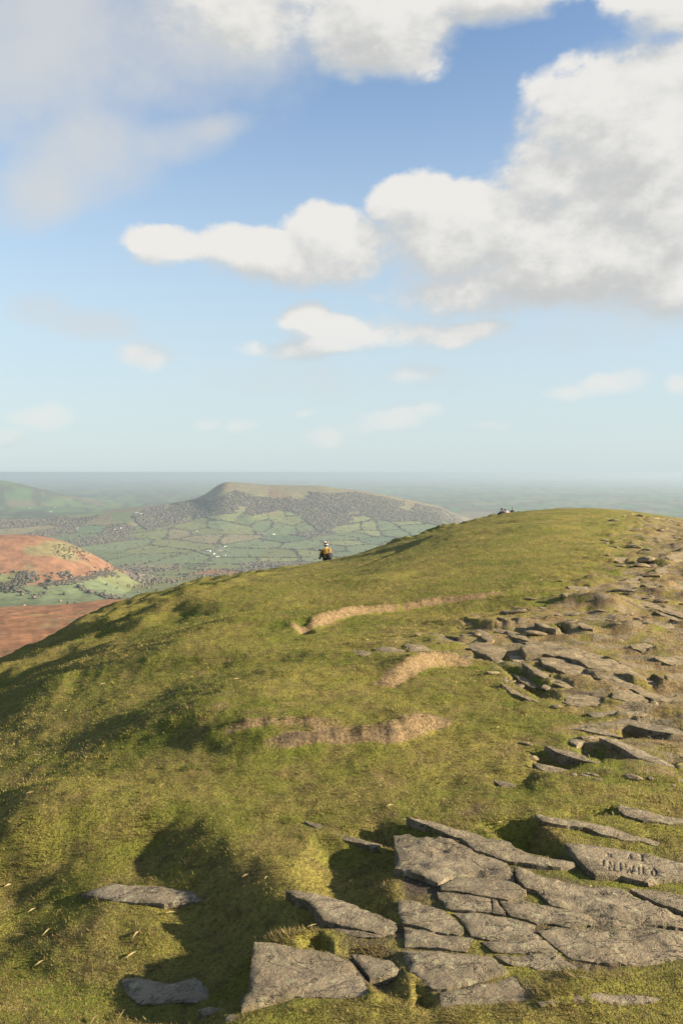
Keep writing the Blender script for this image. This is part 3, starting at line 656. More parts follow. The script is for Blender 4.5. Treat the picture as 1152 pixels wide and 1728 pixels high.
MID = [(weather(p) if len(p) < 7 else p, bed(p, l * .22), (t[0] * .7, t[1] * .7)) for p, l, t in MID]; UP = [(weather(p) if len(p) < 7 else p, bed(p, l * .16), t) for p, l, t in UP]
BEDS = [(p, l, t) for p, l, t, _ in PAVE_SLABS] + [(CARVED, .014, (-.02, .02))] + [(p, l, t) for _, _, p, l, t, _, _ in LEDGES] + [(p, l, t) for p, l, t in MID + UP]
BEDS_G = []
for p_, l_, t_ in BEDS:
    g_ = poly_g(p_, l_); BEDS_G.append((g_, l_, t_, g_.mean(0), math.hypot(*g_.mean(0))))

def height_near(x, y):
    z, r, rc = near_base(x, y)
    dz, st, so, rk, pv = near_features(x, y, r)
    over = np.maximum(0, r - 1.35 * rc); z = z - .006 * over ** 2 / (1 + over * .02)
    z = z + dz
    z = under_rock(x, y, z)
    w = sstep(r, 1.5 * rc, 1.5 * rc + 60)
    return z * (1 - w) + far_base(x, y) * w, st, so, rk
def hz(x, y): return float(height_near(np.array([float(x)]), np.array([float(y)]))[0][0])

# azimuth columns shared by both sheets of ground
fine = np.linspace(-.46, .46, 600)
AZ = np.concatenate([np.linspace(-math.pi, -.46, 46)[:-1], fine, np.linspace(.46, math.pi, 46)[1:]])
R_JOIN = 160.0
rows = [.35]
while rows[-1] < R_JOIN: rows.append(rows[-1] + .014 + .0075 * rows[-1])
rows[-1] = R_JOIN; RN = np.array(rows)
def polar(Rr):
    a, r = np.meshgrid(AZ, Rr); return (r * np.sin(a)).ravel(), (r * np.cos(a)).ravel()
def polar_faces(nr, na):
    i = np.arange(nr - 1)[:, None] * na + np.arange(na - 1)[None, :]
    return np.stack([i, i + 1, i + na + 1, i + na], -1).reshape(-1, 4)[:, ::-1]
x, y = polar(RN); z, st, so, rk = height_near(x, y)
V = np.stack([x, y, z], 1); Fc = polar_faces(len(RN), len(AZ))
cidx = len(V); V = np.vstack([V, [[0, 0, float(z[:len(AZ)].mean())]]])
msk = np.stack([np.append(st, 0), np.append(so, 0), np.append(rk, 0)], 1)
me = np_mesh('hilltop', V, Fc, M_TURF, masks=msk)
hilltop = tag(link('hilltop', me), 'grassy domed hilltop falling away to the left', kind='structure')

# ------------------------------------------------------------------ valley, hills and plain (one sheet to the horizon)
RV = np.concatenate([np.geomspace(R_JOIN, 1000, 50)[:-1], np.geomspace(1000, 7200, 250)[:-1], np.geomspace(7200, 150000, 80)])
# field centres in the picture: w wood, g green, d deep green, y yellowish pasture, b bare/brown, r bracken
FIELDS = """40 885 w,90 875 w,20 872 g,140 868 g,130 882 w,60 893 b,118 906 g,98 897 w,155 893 d,163 912 w,211 875 g,243 882 b,196 893 w,175 880 b,201 921 g,272 900 y,258 890 y,267 926 y,252 943 g,170 938 g,300 945 g,
295 921 y,300 900 b,345 897 y,360 908 b,384 873 y,372 885 g,330 890 y,405 893 y,393 908 b,440 888 g,433 873 y,470 868 y,492 866 g,418 880 g,447 917 g,410 935 g,480 910 d,478 893 g,472 936 y,512 920 g,400 948 g,320 956 g,
370 957 y,361 966 r,430 962 w,447 951 w,500 950 w,470 948 y,300 966 y,280 957 b,496 878 y,520 890 g,530 902 w,593 888 y,600 903 g,572 908 g,622 900 y,652 890 g,686 880 y,665 900 g,640 912 d,610 925 g,560 925 g,530 935 y,
704 892 g,582 917 y,625 890 y,720 900 g,670 915 y,15 976 y,38 1004 g,201 981 y,150 990 g,100 1000 g,245 975 w,240 962 w,280 975 y,330 975 y,215 965 w,10 960 r,120 992 g,60 998 g,400 975 y,450 972 y,550 945 g,590 938 g"""
FC = {'w': (.115, .098, .075), 'g': (.118, .140, .068), 'd': (.090, .122, .064), 'y': (.150, .158, .068), 'b': (.170, .145, .080), 'r': (.20, .105, .055)}
def march_far(u, v, lo=1650.):
    d = ray(u, v); t = np.geomspace(lo, 20000, 1400); zz = far_base(d[0] * t, d[1] * t); hit = np.nonzero(CAMZ + d[2] * t <= zz)[0]
    if len(hit) == 0: return None
    return d[0] * t[hit[0]], d[1] * t[hit[0]]
SEED_XY, SEED_C = [], []
for f_ in FIELDS.replace('\n', '').split(','):
    u, v, c = f_.split(); g_ = march_far(float(u), float(v))
    if g_ is not None: SEED_XY.append(g_); SEED_C.append(c)
SEED_XY = np.array(SEED_XY); SEED_K = np.array(SEED_C)
SEED_RGB = np.array([np.array(FC[c]) * (1 + .16 * (rnd(i, 3) - .5) * 2) for i, c in enumerate(SEED_C)])
def fields(x, y):
    """nearest field and how far the next one is (metres)"""
    xx = x + 30 * fbm(x / 260, y / 260, 3, 91); yy = y + 30 * fbm(x / 260 + 50, y / 260, 3, 92)
    d = np.hypot(xx[:, None] - SEED_XY[None, :, 0], (yy[:, None] - SEED_XY[None, :, 1]) * .72)
    o = np.argpartition(d, 1, axis=1)[:, :2]; dd = np.take_along_axis(d, o, 1); sw = dd[:, 0] > dd[:, 1]
    n0 = np.where(sw, o[:, 1], o[:, 0]); d0 = dd.min(1); d1 = dd.max(1)
    n1 = np.where(sw, o[:, 0], o[:, 1])
    return n0, n1, (d1 - d0) * .5
def cells(x, y, size, seed):
    """patchwork of far fields: id and distance to the boundary"""
    gx = x / size; gy = y / (size * 1.3); ix = np.floor(gx); iy = np.floor(gy); b0 = np.full(x.shape, 9.); b1 = np.full(x.shape, 9.); idn = np.zeros(x.shape)
    for i in (-1, 0, 1):
        for j in (-1, 0, 1):
            h = _hash(ix + i, iy + j, seed); px = ix + i + (h & 1023) / 1023.; py = iy + j + ((h >> 10) & 1023) / 1023.
            d = np.maximum(np.abs(gx - px), np.abs(gy - py)) * .6 + .4 * np.hypot(gx - px, gy - py)
            m = d < b0; b1 = np.where(m, b0, np.minimum(b1, d)); idn = np.where(m, (h >> 4) % 100003, idn); b0 = np.where(m, d, b0)
    return idn, (b1 - b0) * size * .5
SK_WOOD = [(222, 872), (250, 858), (300, 848), (345, 842), (372, 840), (398, 826), (430, 838), (480, 841), (520, 829), (560, 833), (600, 830), (640, 838), (700, 850), (760, 862), (790, 885), (740, 887),
           (700, 879), (660, 881), (640, 877), (600, 884), (570, 888), (545, 902), (530, 890), (503, 868), (470, 861), (430, 871), (400, 866), (350, 871), (320, 881), (290, 887), (250, 895), (235, 885)]
def land_color(x, y, z):
    r = np.hypot(x, y); u, v = project(x, y, z); c = np.zeros((len(x), 3))
    pal = np.array([(.085, .135, .050), (.070, .115, .045), (.125, .145, .055), (.150, .130, .075), (.105, .092, .066), (.09, .14, .05), (.12, .15, .06)])
    idn, db = cells(x, y, 330., 5); far = pal[(idn % 7).astype(int)]; far = far * (1 + .2 * (rnd(idn.astype(np.int64), 8)[:, None] - .5))
    hedge = (1 - sstep(db, 12, 26 + r / 900.))[:, None] * .8; far = far * (1 - hedge) + np.array([.050, .050, .038]) * hedge
    woods = sstep(fbm(x / 900, y / 900, 4, 55), .12, .3)[:, None] * .85; far = far * (1 - woods) + np.array([.062, .058, .045]) * woods
    c[:] = far
    m = (r > 1500) & (r < 6500) & (np.abs(np.arctan2(x, y)) < .52)
    n0, n1, d = fields(x[m], y[m]); cm = SEED_RGB[n0]
    strip = .06 * np.sin((x[m] * np.cos(n0 * 1.7) + y[m] * np.sin(n0 * 1.7)) / 9.0)[:, None]
    cm = cm * (1 + strip + .16 * fbm(x[m] / 60, y[m] / 60, 3, 57)[:, None])
    c[m] = cm
    # upper slopes of the long hill: rough grass, heather and bracken
    uu, vv, rr = u, v, r
    line = np.interp(u, [150, 300, 345, 400, 430, 480, 560, 640, 700, 790], [866, 868, 868, 858, 868, 862, 872, 872, 872, 884])
    up = sstep(line - v, -2, 6) * ((r > 5000) & (r < 8200) & (u > 180) & (u < 830))
    moor = np.array([.150, .130, .078]) + (np.array([.165, .115, .070]) - np.array([.150, .130, .078])) * sstep(fbm(x / 300, y / 300, 4, 60), -.05, .35)[:, None]
    moor = moor + (np.array([.16, .15, .075]) - moor) * sstep(fbm(x / 170, y / 170, 3, 61), .05, .4)[:, None]
    c = c * (1 - up[:, None]) + moor * up[:, None]
    red = np.exp(-((u - 452) / 16) ** 2 - ((v - 858) / 7) ** 2) * ((r > 5000) & (r < 6500)); c = c * (1 - red[:, None]) + np.array([.20, .085, .06]) * red[:, None]
    # bracken hill on the left
    top = np.interp(u, [-400, 0, 75, 160, 195, 225, 400], [1000, 985, 990, 972, 964, 970, 900])
    rh = ((r > 2000) & (r < 3350) & (u < 235) & (v < top)).astype(float) * sstep(top - v, -1, 4)
    fld = ((u < 42) & (v > 962 + 6 * np.sin(u / 9.)))
    rh = rh * np.where(fld, 0, 1)
    brk = np.array([.205, .105, .058]) * (1 + .30 * fbm(x / 70, y / 70, 4, 62)[:, None] + .30 * fbm(x / 14, y / 40, 4, 69, .65)[:, None])
    gr = np.array([.165, .155, .07]); gm = (sstep(fbm(x / 130, y / 130, 4, 63) + .5 * np.exp(-((u - 105) / 60) ** 2 - ((v - 922) / 16) ** 2), .22, .5) * .8)[:, None]
    brk = brk * (1 - gm) + gr * gm
    c = c * (1 - rh[:, None]) + brk * rh[:, None]
    # bracken on our own flank
    fl = 1 - sstep(r, 1330, 1480)
    br2 = np.array([.225, .108, .052]) * (1 + .32 * fbm(x / 26, y / 60, 5, 64, .6)[:, None])
    dk = sstep(fbm(x / 40, y / 40, 4, 65), .18, .45)[:, None] * .5; br2 = br2 * (1 - dk) + np.array([.10, .075, .04]) * dk
    gsm = sstep(fbm(x / 90, y / 35, 4, 66), .22, .42)[:, None] * .55; br2 = br2 * (1 - gsm) + np.array([.17, .15, .065]) * gsm
    c = c * (1 - fl[:, None]) + br2 * fl[:, None]
    return np.clip(c, .01, .6)
x, y = polar(RV); z = far_base(x, y)
zn = height_near(x[:len(AZ)], y[:len(AZ)])[0]; z[:len(AZ)] = zn
# ruggedness of the near flank
r_ = np.hypot(x, y); z = z + (sstep(r_, 170, 260) * (1 - sstep(r_, 1300, 1600))) * (3.0 * fbm(x / 70, y / 70, 4, 67) + .8 * fbm(x / 12, y / 12, 2, 68))
colr = land_color(x, y, z)
me = np_mesh('valley', np.stack([x, y, z], 1), polar_faces(len(RV), len(AZ)), M_LAND, colors=colr)
valley = tag(link('valley', me), 'farmed valley and hills stretching to the horizon', kind='structure')

# ------------------------------------------------------------------ woods and hedges
_t = (1 + 5 ** .5) / 2
ICO_V = np.array([(-1, _t, 0), (1, _t, 0), (-1, -_t, 0), (1, -_t, 0), (0, -1, _t), (0, 1, _t), (0, -1, -_t), (0, 1, -_t), (_t, 0, -1), (_t, 0, 1), (-_t, 0, -1), (-_t, 0, 1)]) / math.hypot(1, _t)
ICO_F = np.array([(0, 11, 5), (0, 5, 1), (0, 1, 7), (0, 7, 10), (0, 10, 11), (1, 5, 9), (5, 11, 4), (11, 10, 2), (10, 7, 6), (7, 1, 8), (3, 9, 4), (3, 4, 2), (3, 2, 6), (3, 6, 8), (3, 8, 9), (4, 9, 5), (2, 4, 11), (6, 2, 10), (8, 6, 7), (9, 8, 1)])
def crowns(name, label, px, py, rad, hgt, rgb, cat):
    n = len(px); pz = far_base(px, py)
    jit = 1 + RNG.uniform(-.34, .34, (n, 12)); a = RNG.uniform(0, 6.28, n); ca, sa = np.cos(a)[:, None], np.sin(a)[:, None]
    vx = ICO_V[None, :, 0] * jit; vy = ICO_V[None, :, 1] * jit; vz = ICO_V[None, :, 2] * jit
    X = px[:, None] + (vx * ca - vy * sa) * rad[:, None]; Y = py[:, None] + (vx * sa + vy * ca) * rad[:, None]
    Z = pz[:, None] + hgt[:, None] * (.42 + .58 * vz)
    V = np.stack([X, Y, Z], -1).reshape(-1, 3); Fa = (ICO_F[None] + (np.arange(n) * 12)[:, None, None]).reshape(-1, 3)
    C = np.repeat(rgb, 12, 0)
    o = link(name, np_mesh(name, V, Fa, M_TREE, colors=C, smooth_=True)); tag(o, label, cat, kind='stuff'); return o
def cand(n, r0, r1, a0, a1):
    r = np.sqrt(RNG.uniform(r0 * r0, r1 * r1, n)); a = RNG.uniform(a0, a1, n); return r * np.sin(a), r * np.cos(a)
def treecol(n, green=.2):
    base = np.array([(.135, .115, .092), (.110, .096, .078), (.160, .135, .10), (.085, .085, .055), (.060, .075, .038)])
    k = RNG.choice(5, n, p=[.34 * (1 - green) / .8, .3 * (1 - green) / .8, .16 * (1 - green) / .8, green * .5, green * .5]) if green < .8 else RNG.integers(3, 5, n)
    return base[k] * RNG.uniform(.7, 1.05, (n, 1))
# wood on the long hill
px, py = cand(90000, 5200, 6900, -.30, .20); u, v = project(px, py, far_base(px, py))
ins = inpoly(u, v, SK_WOOD) & (fbm(px / 200, py / 200, 3, 101) > -.30); px, py = px[ins][:18000], py[ins][:18000]
n = len(px); rad = RNG.uniform(6, 10.0, n); crowns('hill_woodland', 'grey leafless wood clothing the slope of the long flat-topped hill', px, py, rad, rad * RNG.uniform(.55, .8, n), treecol(n, .18), 'woodland')
# woods and copses of the valley floor
px, py = cand(90000, 1650, 6400, -.46, .25); n0, n1, d = fields(px, py); u, v = project(px, py, far_base(px, py))
ins = (SEED_K[n0] == 'w') & (RNG.random(len(px)) < .8) & ~((np.hypot(px, py) < 3300) & (u < 232) & (v < 988)); px, py = px[ins][:9000], py[ins][:9000]
n = len(px); rad = RNG.uniform(5.5, 9.0, n); crowns('valley_woodland', 'brown leafless copses on the valley floor between the fields', px, py, rad, rad * RNG.uniform(.55, .85, n), treecol(n, .22), 'woodland')
# hedges follow the field boundaries
px, py = cand(420000, 1700, 5900, -.46, .26); n0, n1, d = fields(px, py)
ins = (d < 4.2 + 2.2 * rnd(n0 * 131 + n1, 5)) & (SEED_K[n0] != 'w') & (rnd(np.minimum(n0, n1) * 977 + np.maximum(n0, n1), 4) > .14)
u, v = project(px, py, far_base(px, py)); ins &= ~((np.hypot(px, py) < 3350) & (u < 215) & (v < 966)); ins &= ~inpoly(u, v, SK_WOOD)
px, py = px[ins][:12000], py[ins][:12000]
n = len(px); rad = RNG.uniform(2.2, 4.6, n) * np.where(RNG.random(n) < .16, 1.7, 1); crowns('hedgerows', 'dark hedgerows dividing the green fields of the valley', px, py, rad, rad * RNG.uniform(.9, 1.4, n), treecol(n, .35) * .85, 'hedge')
# lone trees in fields
px, py = cand(900, 1800, 5700, -.44, .22); rad = RNG.uniform(3.5, 6.5, 900); u, v = project(px, py, far_base(px, py)); k = ~((np.hypot(px, py) < 3350) & (u < 215) & (v < 966)); k &= ~inpoly(u, v, SK_WOOD)
px, py, rad = px[k], py[k], rad[k]; n = len(px); crowns('field_trees', 'lone bare trees dotted over the valley fields', px, py, rad, rad * 1.4, treecol(n, .3), 'trees')
# scrub on the bracken hill and the flank
px, py = cand(16000, 2080, 2720, -.46, -.20); u, v = project(px, py, far_base(px, py))
k = (v < 972) & (fbm(px / 110, py / 110, 3, 111) + .9 * np.exp(-((u - 118) / 38) ** 2 - ((v - 932) / 18) ** 2) > .52) & (RNG.random(len(px)) < .30); px, py = px[k], py[k]; n = len(px)
crowns('hillside_scrub', 'dark gorse and thorn scrub speckling the rust-red bracken hill', px, py, RNG.uniform(1.4, 3.4, n), RNG.uniform(1.4, 3.4, n), treecol(n, .7) * .8, 'scrub')
# tree belt below the bracken hill
def belt(pts, n, spread, rlo, rhi, green, name, label, lo=1500.):
    g = np.array([march_far(u, v, lo) for u, v in pts]); t = RNG.uniform(0, len(g) - 1, n); i = t.astype(int); f = (t - i)[:, None]
    p = g[i] * (1 - f) + g[np.minimum(i + 1, len(g) - 1)] * f + RNG.normal(0, spread, (n, 2)); rad = RNG.uniform(rlo, rhi, n)
    crowns(name, label, p[:, 0], p[:, 1], rad, rad * RNG.uniform(1.0, 1.4, n), treecol(n, green) * .72, 'trees')
belt([(75, 987), (110, 984), (150, 976), (190, 968), (220, 962), (250, 962)], 800, 9, 2.0, 4.2, .22, 'foot_woodland', 'band of bare trees along the foot of the rust-red hill')
belt([(-40, 985), (20, 990), (60, 978), (40, 968), (10, 1000)], 420, 10, 2.0, 4.2, .22, 'corner_woodland', 'bare thicket around the pale field at the left edge')
# conifers behind the brow of the moor
def conifers(pts, n, name, label):
    g = np.array([march_far(u, v, 1500.) for u, v in pts]); t = RNG.uniform(0, len(g) - 1, n); i = t.astype(int); f = (t - i)[:, None]
    p = g[i] * (1 - f) + g[np.minimum(i + 1, len(g) - 1)] * f + RNG.normal(0, 9, (n, 2)); Vs, Fs, Cs = [], [], []
    for k in range(n):
        zb = float(far_base(p[k, 0], p[k, 1])); h = random.uniform(8, 14); c = treecol(1, .9)[0] if random.random() < .45 else np.array((.17, .12, .075)) * random.uniform(.8, 1.2)
        for (z0, z1, rr) in ((.12, .62, .24), (.36, .82, .18), (.60, 1.0, .12)):
            b = len(Vs)
            for q in range(7):
                a = q * 6.283 / 7 + random.uniform(-.3, .3); ro = h * rr * random.uniform(.7, 1.2); Vs.append((p[k, 0] + ro * math.cos(a), p[k, 1] + ro * math.sin(a), zb + h * (z0 + random.uniform(-.03, .03)))); Cs.append(c)
            Vs.append((p[k, 0], p[k, 1], zb + h * z1)); Cs.append(c)
            for q in range(7): Fs.append((b + q, b + (q + 1) % 7, b + 7))
    o = link(name, np_mesh(name, Vs, Fs, M_TREE, colors=np.array(Cs), smooth_=False)); tag(o, label, 'trees', kind='stuff')
conifers([(218, 992), (260, 986), (300, 980), (350, 974), (400, 970)], 190, 'larch_belt', 'belt of larch and pine just behind the brow of the moor')

# ------------------------------------------------------------------ farm buildings
M_WHITE = mat_plain('limewash', (.72, .70, .66), .8, .8); M_SLATE = mat_plain('slate', (.16, .17, .19), .6, .8); M_BRICK = mat_plain('brown_brick', (.30, .22, .17), .85, .8); M_TIN = mat_plain('tin', (.50, .53, .56), .45, .8)
def building(name, label, u, v, L, B, hw, rot, wallm, roofm, group):
    g = march_far(u, v); zb = float(far_base(np.array([g[0]]), np.array([g[1]]))[0]); root = empty(name, (g[0], g[1], zb - .3), rot); tag(root, label, 'building', group)
    hr = hw + B * .36
    Vw = [(-L, -B, 0), (L, -B, 0), (L, B, 0), (-L, B, 0), (-L, -B, hw), (L, -B, hw), (L, B, hw), (-L, B, hw), (-L, 0, hr), (L, 0, hr)]
    me = bpy.data.meshes.new('wall'); me.from_pydata(Vw, [], [(0, 1, 5, 4), (2, 3, 7, 6), (1, 2, 6, 9, 5), (3, 0, 4, 8, 7)]); me.materials.append(wallm); link('wall', me, root)
    o = .5; t = .35; sl = (hr - hw) / B
    Vr = []
    for xx in (-L - o, L + o):
        Vr += [(xx, -B - o, hw - o * sl), (xx, 0, hr), (xx, B + o, hw - o * sl), (xx, -B - o, hw - o * sl + t), (xx, 0, hr + t), (xx, B + o, hw - o * sl + t)]
    me = bpy.data.meshes.new('roof'); me.from_pydata(Vr, [], [(3, 9, 10, 4), (4, 10, 11, 5), (1, 7, 6, 0), (2, 8, 7, 1), (0, 6, 9, 3), (5, 11, 8, 2), (0, 3, 4, 1), (1, 4, 5, 2), (6, 7, 10, 9), (7, 8, 11, 10)])
    me.materials.append(roofm); rf = link('roof', me, root)
    if wallm is not M_TIN:
        c = .7; Vc = [(L * .7 + a * c, b * c, hr - .4 + k) for k in (0, 2.4) for a, b in ((-1, -1), (1, -1), (1, 1), (-1, 1))]
        me = bpy.data.meshes.new('chimney'); me.from_pydata(Vc, [], [(0, 1, 5, 4), (1, 2, 6, 5), (2, 3, 7, 6), (3, 0, 4, 7), (4, 5, 6, 7)]); me.materials.append(M_BRICK); link('chimney', me, rf)
HAM = 'buildings of the valley hamlet'
for a in [
 ('barn', 'long slate-roofed barn in the middle of the valley hamlet', 372, 930, 13, 7, 6, .2, M_BRICK, M_SLATE, HAM),
 ('barn', 'pale tin barn at the left end of the valley hamlet', 352, 931, 12, 6, 5, -.3, M_TIN, M_TIN, HAM),
 ('barn', 'slate-roofed barn at the back of the valley hamlet', 374, 925, 11, 6, 5, 0, M_BRICK, M_SLATE, HAM),
 ('farmhouse', 'white house at the front of the valley hamlet', 367, 940, 8, 4.5, 6, .1, M_WHITE, M_SLATE, HAM),
 ('farmhouse', 'white house at the right front of the valley hamlet', 379, 938, 7, 4, 5.5, -.2, M_WHITE, M_SLATE, HAM),
 ('farmhouse', 'small pale house behind the barns of the valley hamlet', 380, 923, 6, 4, 5, .5, M_WHITE, M_SLATE, HAM),
 ('farmhouse', 'brown house beside the long barn in the valley hamlet', 382, 931, 6, 4, 5.5, 1.2, M_BRICK, M_SLATE, HAM),
 ('farmhouse', 'small pale house left of the valley hamlet front', 361, 935, 5, 4, 5, .8, M_WHITE, M_SLATE, HAM),
 ('farmhouse', 'white farmhouse on the wooded shoulder left of the long hill', 231, 866, 10, 5, 6, 0, M_WHITE, M_SLATE, 'scattered farms'),
 ('barn', 'pale tin barn on the wooded shoulder left of the long hill', 238, 868, 12, 6, 5, .1, M_TIN, M_TIN, 'scattered farms'),
 ('farmhouse', 'white farmhouse among trees below the wooded shoulder', 204, 892, 8, 5, 6, .3, M_WHITE, M_SLATE, 'scattered farms'),
 ('farmhouse', 'small white cottage beside the farmhouse below the wooded shoulder', 194, 894, 6, 4, 5, .3, M_WHITE, M_SLATE, 'scattered farms'),
 ('farmhouse', 'white farmhouse in the fields right of centre valley', 436, 902, 9, 5, 6, 0, M_WHITE, M_SLATE, 'scattered farms'),
 ('barn', 'slate barn next to the white farmhouse right of centre valley', 444, 901, 11, 6, 5, .2, M_BRICK, M_SLATE, 'scattered farms'),
 ('farmhouse', 'white cottage at the end of a hedge right of the farm', 462, 902, 7, 4, 5, .4, M_WHITE, M_SLATE, 'scattered farms'),
 ('farmhouse', 'tiny white cottage amid fields left of the hamlet', 332, 897, 7, 4, 5, 0, M_WHITE, M_SLATE, 'scattered farms'),
 ('farmhouse', 'white cottage by the copse near the left valley fields', 129, 892, 7, 4, 5, 0, M_WHITE, M_SLATE, 'scattered farms'),
 ('farmhouse', 'white farmhouse far out on the left plain', 93, 857, 9, 6, 6, 0, M_WHITE, M_SLATE, 'scattered farms'),
 ('farmhouse', 'white farmhouse at the far left edge of the plain', 51, 858, 9, 6, 6, .2, M_WHITE, M_SLATE, 'scattered farms'),
 ('barn', 'pale tin barn below the far white farmhouse on the left plain', 86, 864, 12, 6, 5, 0, M_TIN, M_TIN, 'scattered farms'),
]: building(*a)

# ------------------------------------------------------------------ rock
ROCK_POLYS = []
def rock(name, pts, lift=.0, tilt=(0, 0), thick=.10, jag=1.0, relief=1.0, parent=None, material=None, strokes=None, seed=None, swell=0.0):
    """a slab traced on the hilltop: jagged rim, layered relief on top, stepped broken sides.
    lift: height of the top over the dome; tilt: rise per metre along x and y"""
    material = material or M_ROCK
    seed = len(ROCK_POLYS) * 7 + 3 if seed is None else seed
    P = poly_g(pts, lift); c = P.mean(0); rr = math.hypot(*c)
    res = max(.010, .0042 * rr)
    area = .5 * abs(np.dot(P[:, 0], np.roll(P[:, 1], -1)) - np.dot(P[:, 1], np.roll(P[:, 0], -1)))
    size = math.sqrt(area + 1e-6); res = min(res, size / 7)
    B = []
    n = len(P)
    for i in range(n):
        a, b = P[i], P[(i + 1) % n]; L = np.hypot(*(b - a)); k = max(1, int(L / res))
        for j in range(k): B.append(a + (b - a) * j / k)
    B = np.array(B); nrm = np.roll(B, -1, 0) - np.roll(B, 1, 0); nrm = np.stack([nrm[:, 1], -nrm[:, 0]], 1); nrm /= np.linalg.norm(nrm, axis=1, keepdims=True) + 1e-9
    amp = jag * min(.0055, .03 * size)
    w = .6 * fbm(B[:, 0] / (size * .2), B[:, 1] / (size * .2), 3, seed, .65) + RNG.uniform(-.35, .35, len(B))
    orient = 1 if np.dot(B[:, 0], np.roll(B[:, 1], -1)) - np.dot(B[:, 1], np.roll(B[:, 0], -1)) > 0 else -1
    B = B + nrm * (w * amp + orient * .0015)[:, None]
    ROCK_POLYS.append((B.copy(), rr))
    g = res * 1.25; xs = np.arange(B[:, 0].min(), B[:, 0].max(), g); ys = np.arange(B[:, 1].min(), B[:, 1].max(), g)
    X, Y = np.meshgrid(xs, ys); X = (X + RNG.uniform(-.3, .3, X.shape) * g).ravel(); Y = (Y + RNG.uniform(-.3, .3, Y.shape) * g).ravel()
    if strokes is not None:
        ex = []
        for q in strokes:
            for (a, b) in zip(q[:-1], q[1:]):
                L = np.hypot(*(b - a)); d = (b - a) / (L + 1e-9); nn = np.array([-d[1], d[0]])
                for t in np.arange(0, L, .004):
                    for o in (-.0075, -.004, 0, .004, .0075): ex.append(a + d * t + nn * o + RNG.uniform(-.0004, .0004, 2))
        ex = np.array(ex); X = np.append(X, ex[:, 0]); Y = np.append(Y, ex[:, 1])
    ok = inpoly(X, Y, B); X, Y = X[ok], Y[ok]; d = polydist(X, Y, B, True)[0] if len(X) else np.zeros(0)
    k = d > res * .45; X, Y = X[k], Y[k]
    pts2 = [Vector((float(p[0]), float(p[1]))) for p in B] + [Vector((float(a), float(b))) for a, b in zip(X, Y)]
    nb = len(B); vo, _, fo, *_r = delaunay_2d_cdt(pts2, [(i, (i + 1) % nb) for i in range(nb)], [], 1, 1e-6)
    vx = np.array([v.x for v in vo]); vy = np.array([v.y for v in vo])
    # flat-lying layers: plateaus with small broken risers, seeded per slab
    ed = polydist(vx, vy, B, True)[0]
    sc_ = max(size, .15)
    s_ = vx * .94 - vy * .34; t_ = vx * .34 + vy * .94
    l1 = fbm(s_ / (sc_ * .9), t_ / (sc_ * .38), 4, seed + 1) * 2.2
    lay = np.floor(l1 * 2) / 2 + .5 * sstep((l1 * 2) % 1, .0, .10)
    zt = relief * (.0075 * lay + .006 * fbm(vx / .16, vy / .16, 4, seed + 2) + .0045 * fbm(vx / .035, vy / .035, 2, seed + 4)) * min(1.6, max(.5, sc_ / .4))
    zt = zt - .005 * np.exp(-ed / (.35 * res + .003)) * min(1, sc_ / .25)
    zt = zt + swell * sstep(ed, 0, size * .35)
    if strokes is not None:
        ds = np.full(len(vx), 9.)
        for q in strokes: ds = np.minimum(ds, polydist(vx, vy, q)[0])
        zt = zt - .0042 * np.exp(-(ds / .0045) ** 2)
    zb = near_base(vx, vy)[0]
    zz = zb + lift + tilt[0] * (vx - c[0]) + tilt[1] * (vy - c[1]) + zt
    org = np.array([c[0], c[1], float(near_base(c[0], c[1])[0]) + lift])
    bm = bmesh.new()
    bv = [bm.verts.new((float(a - org[0]), float(b - org[1]), float(q - org[2]))) for a, b, q in zip(vx, vy, zz)]
    for f in fo:
        if len(f) == 3:
            try: bm.faces.new([bv[i] for i in f])
            except ValueError: pass
    bmesh.ops.recalc_face_normals(bm, faces=bm.faces[:])
    if sum(f.normal.z for f in bm.faces) < 0: bmesh.ops.reverse_faces(bm, faces=bm.faces[:])
    for f in bm.faces: f.smooth = True
    rim = [e for e in bm.edges if e.is_boundary]
    for e in rim: e.smooth = False
    steps = ((.22, .10), (.40, -.10), (.38, .16))
    for si, (fr, out) in enumerate(steps):
        ret = bmesh.ops.extrude_edge_only(bm, edges=rim); nv = [q for q in ret['geom'] if isinstance(q, bmesh.types.BMVert)]
        rim = [q for q in ret['geom'] if isinstance(q, bmesh.types.BMEdge) and q.is_boundary]
        A = np.array([v.co[:2] for v in nv]) + org[:2]
        jn = fbm(A[:, 0] / .06, A[:, 1] / .06, 2, seed + 30 + si)
        for v, j, (ax, ay) in zip(nv, jn, A):
            dx, dy = ax - c[0], ay - c[1]; L = math.hypot(dx, dy) + 1e-6; o = (out * .12 + j * .06) * min(thick, .14)
            v.co.x += dx / L * o; v.co.y += dy / L * o; v.co.z -= thick * fr * (1 + .12 * j)
        if si < 2:
            for q in ret['geom']:
                if isinstance(q, bmesh.types.BMFace): q.smooth = False
    me = bpy.data.meshes.new(name); bm.to_mesh(me); bm.free()
    a = me.color_attributes.new('mask', 'FLOAT_COLOR', 'POINT'); co = np.empty(len(me.vertices) * 3, np.float32); me.vertices.foreach_get('co', co); co = co.reshape(-1, 3) + org
    dd = polydist(co[:, 0], co[:, 1], B, True)[0]; st = np.exp(-dd / .022) * sstep(fbm(co[:, 0] / .09, co[:, 1] / .09, 3, 44), -.25, .35) * .85
    c4 = np.zeros((len(co), 4), np.float32); c4[:, 0] = st; c4[:, 3] = 1; a.data.foreach_set('color', c4.ravel())
    me.materials.append(material)
    o = link(name, me, parent)
    o.location = org if parent is None else org - np.array(parent.location)
    return o
def outcrop(name, label, at):
    p = p2g(*at); o = empty(name, p); return tag(o, label, 'rock')

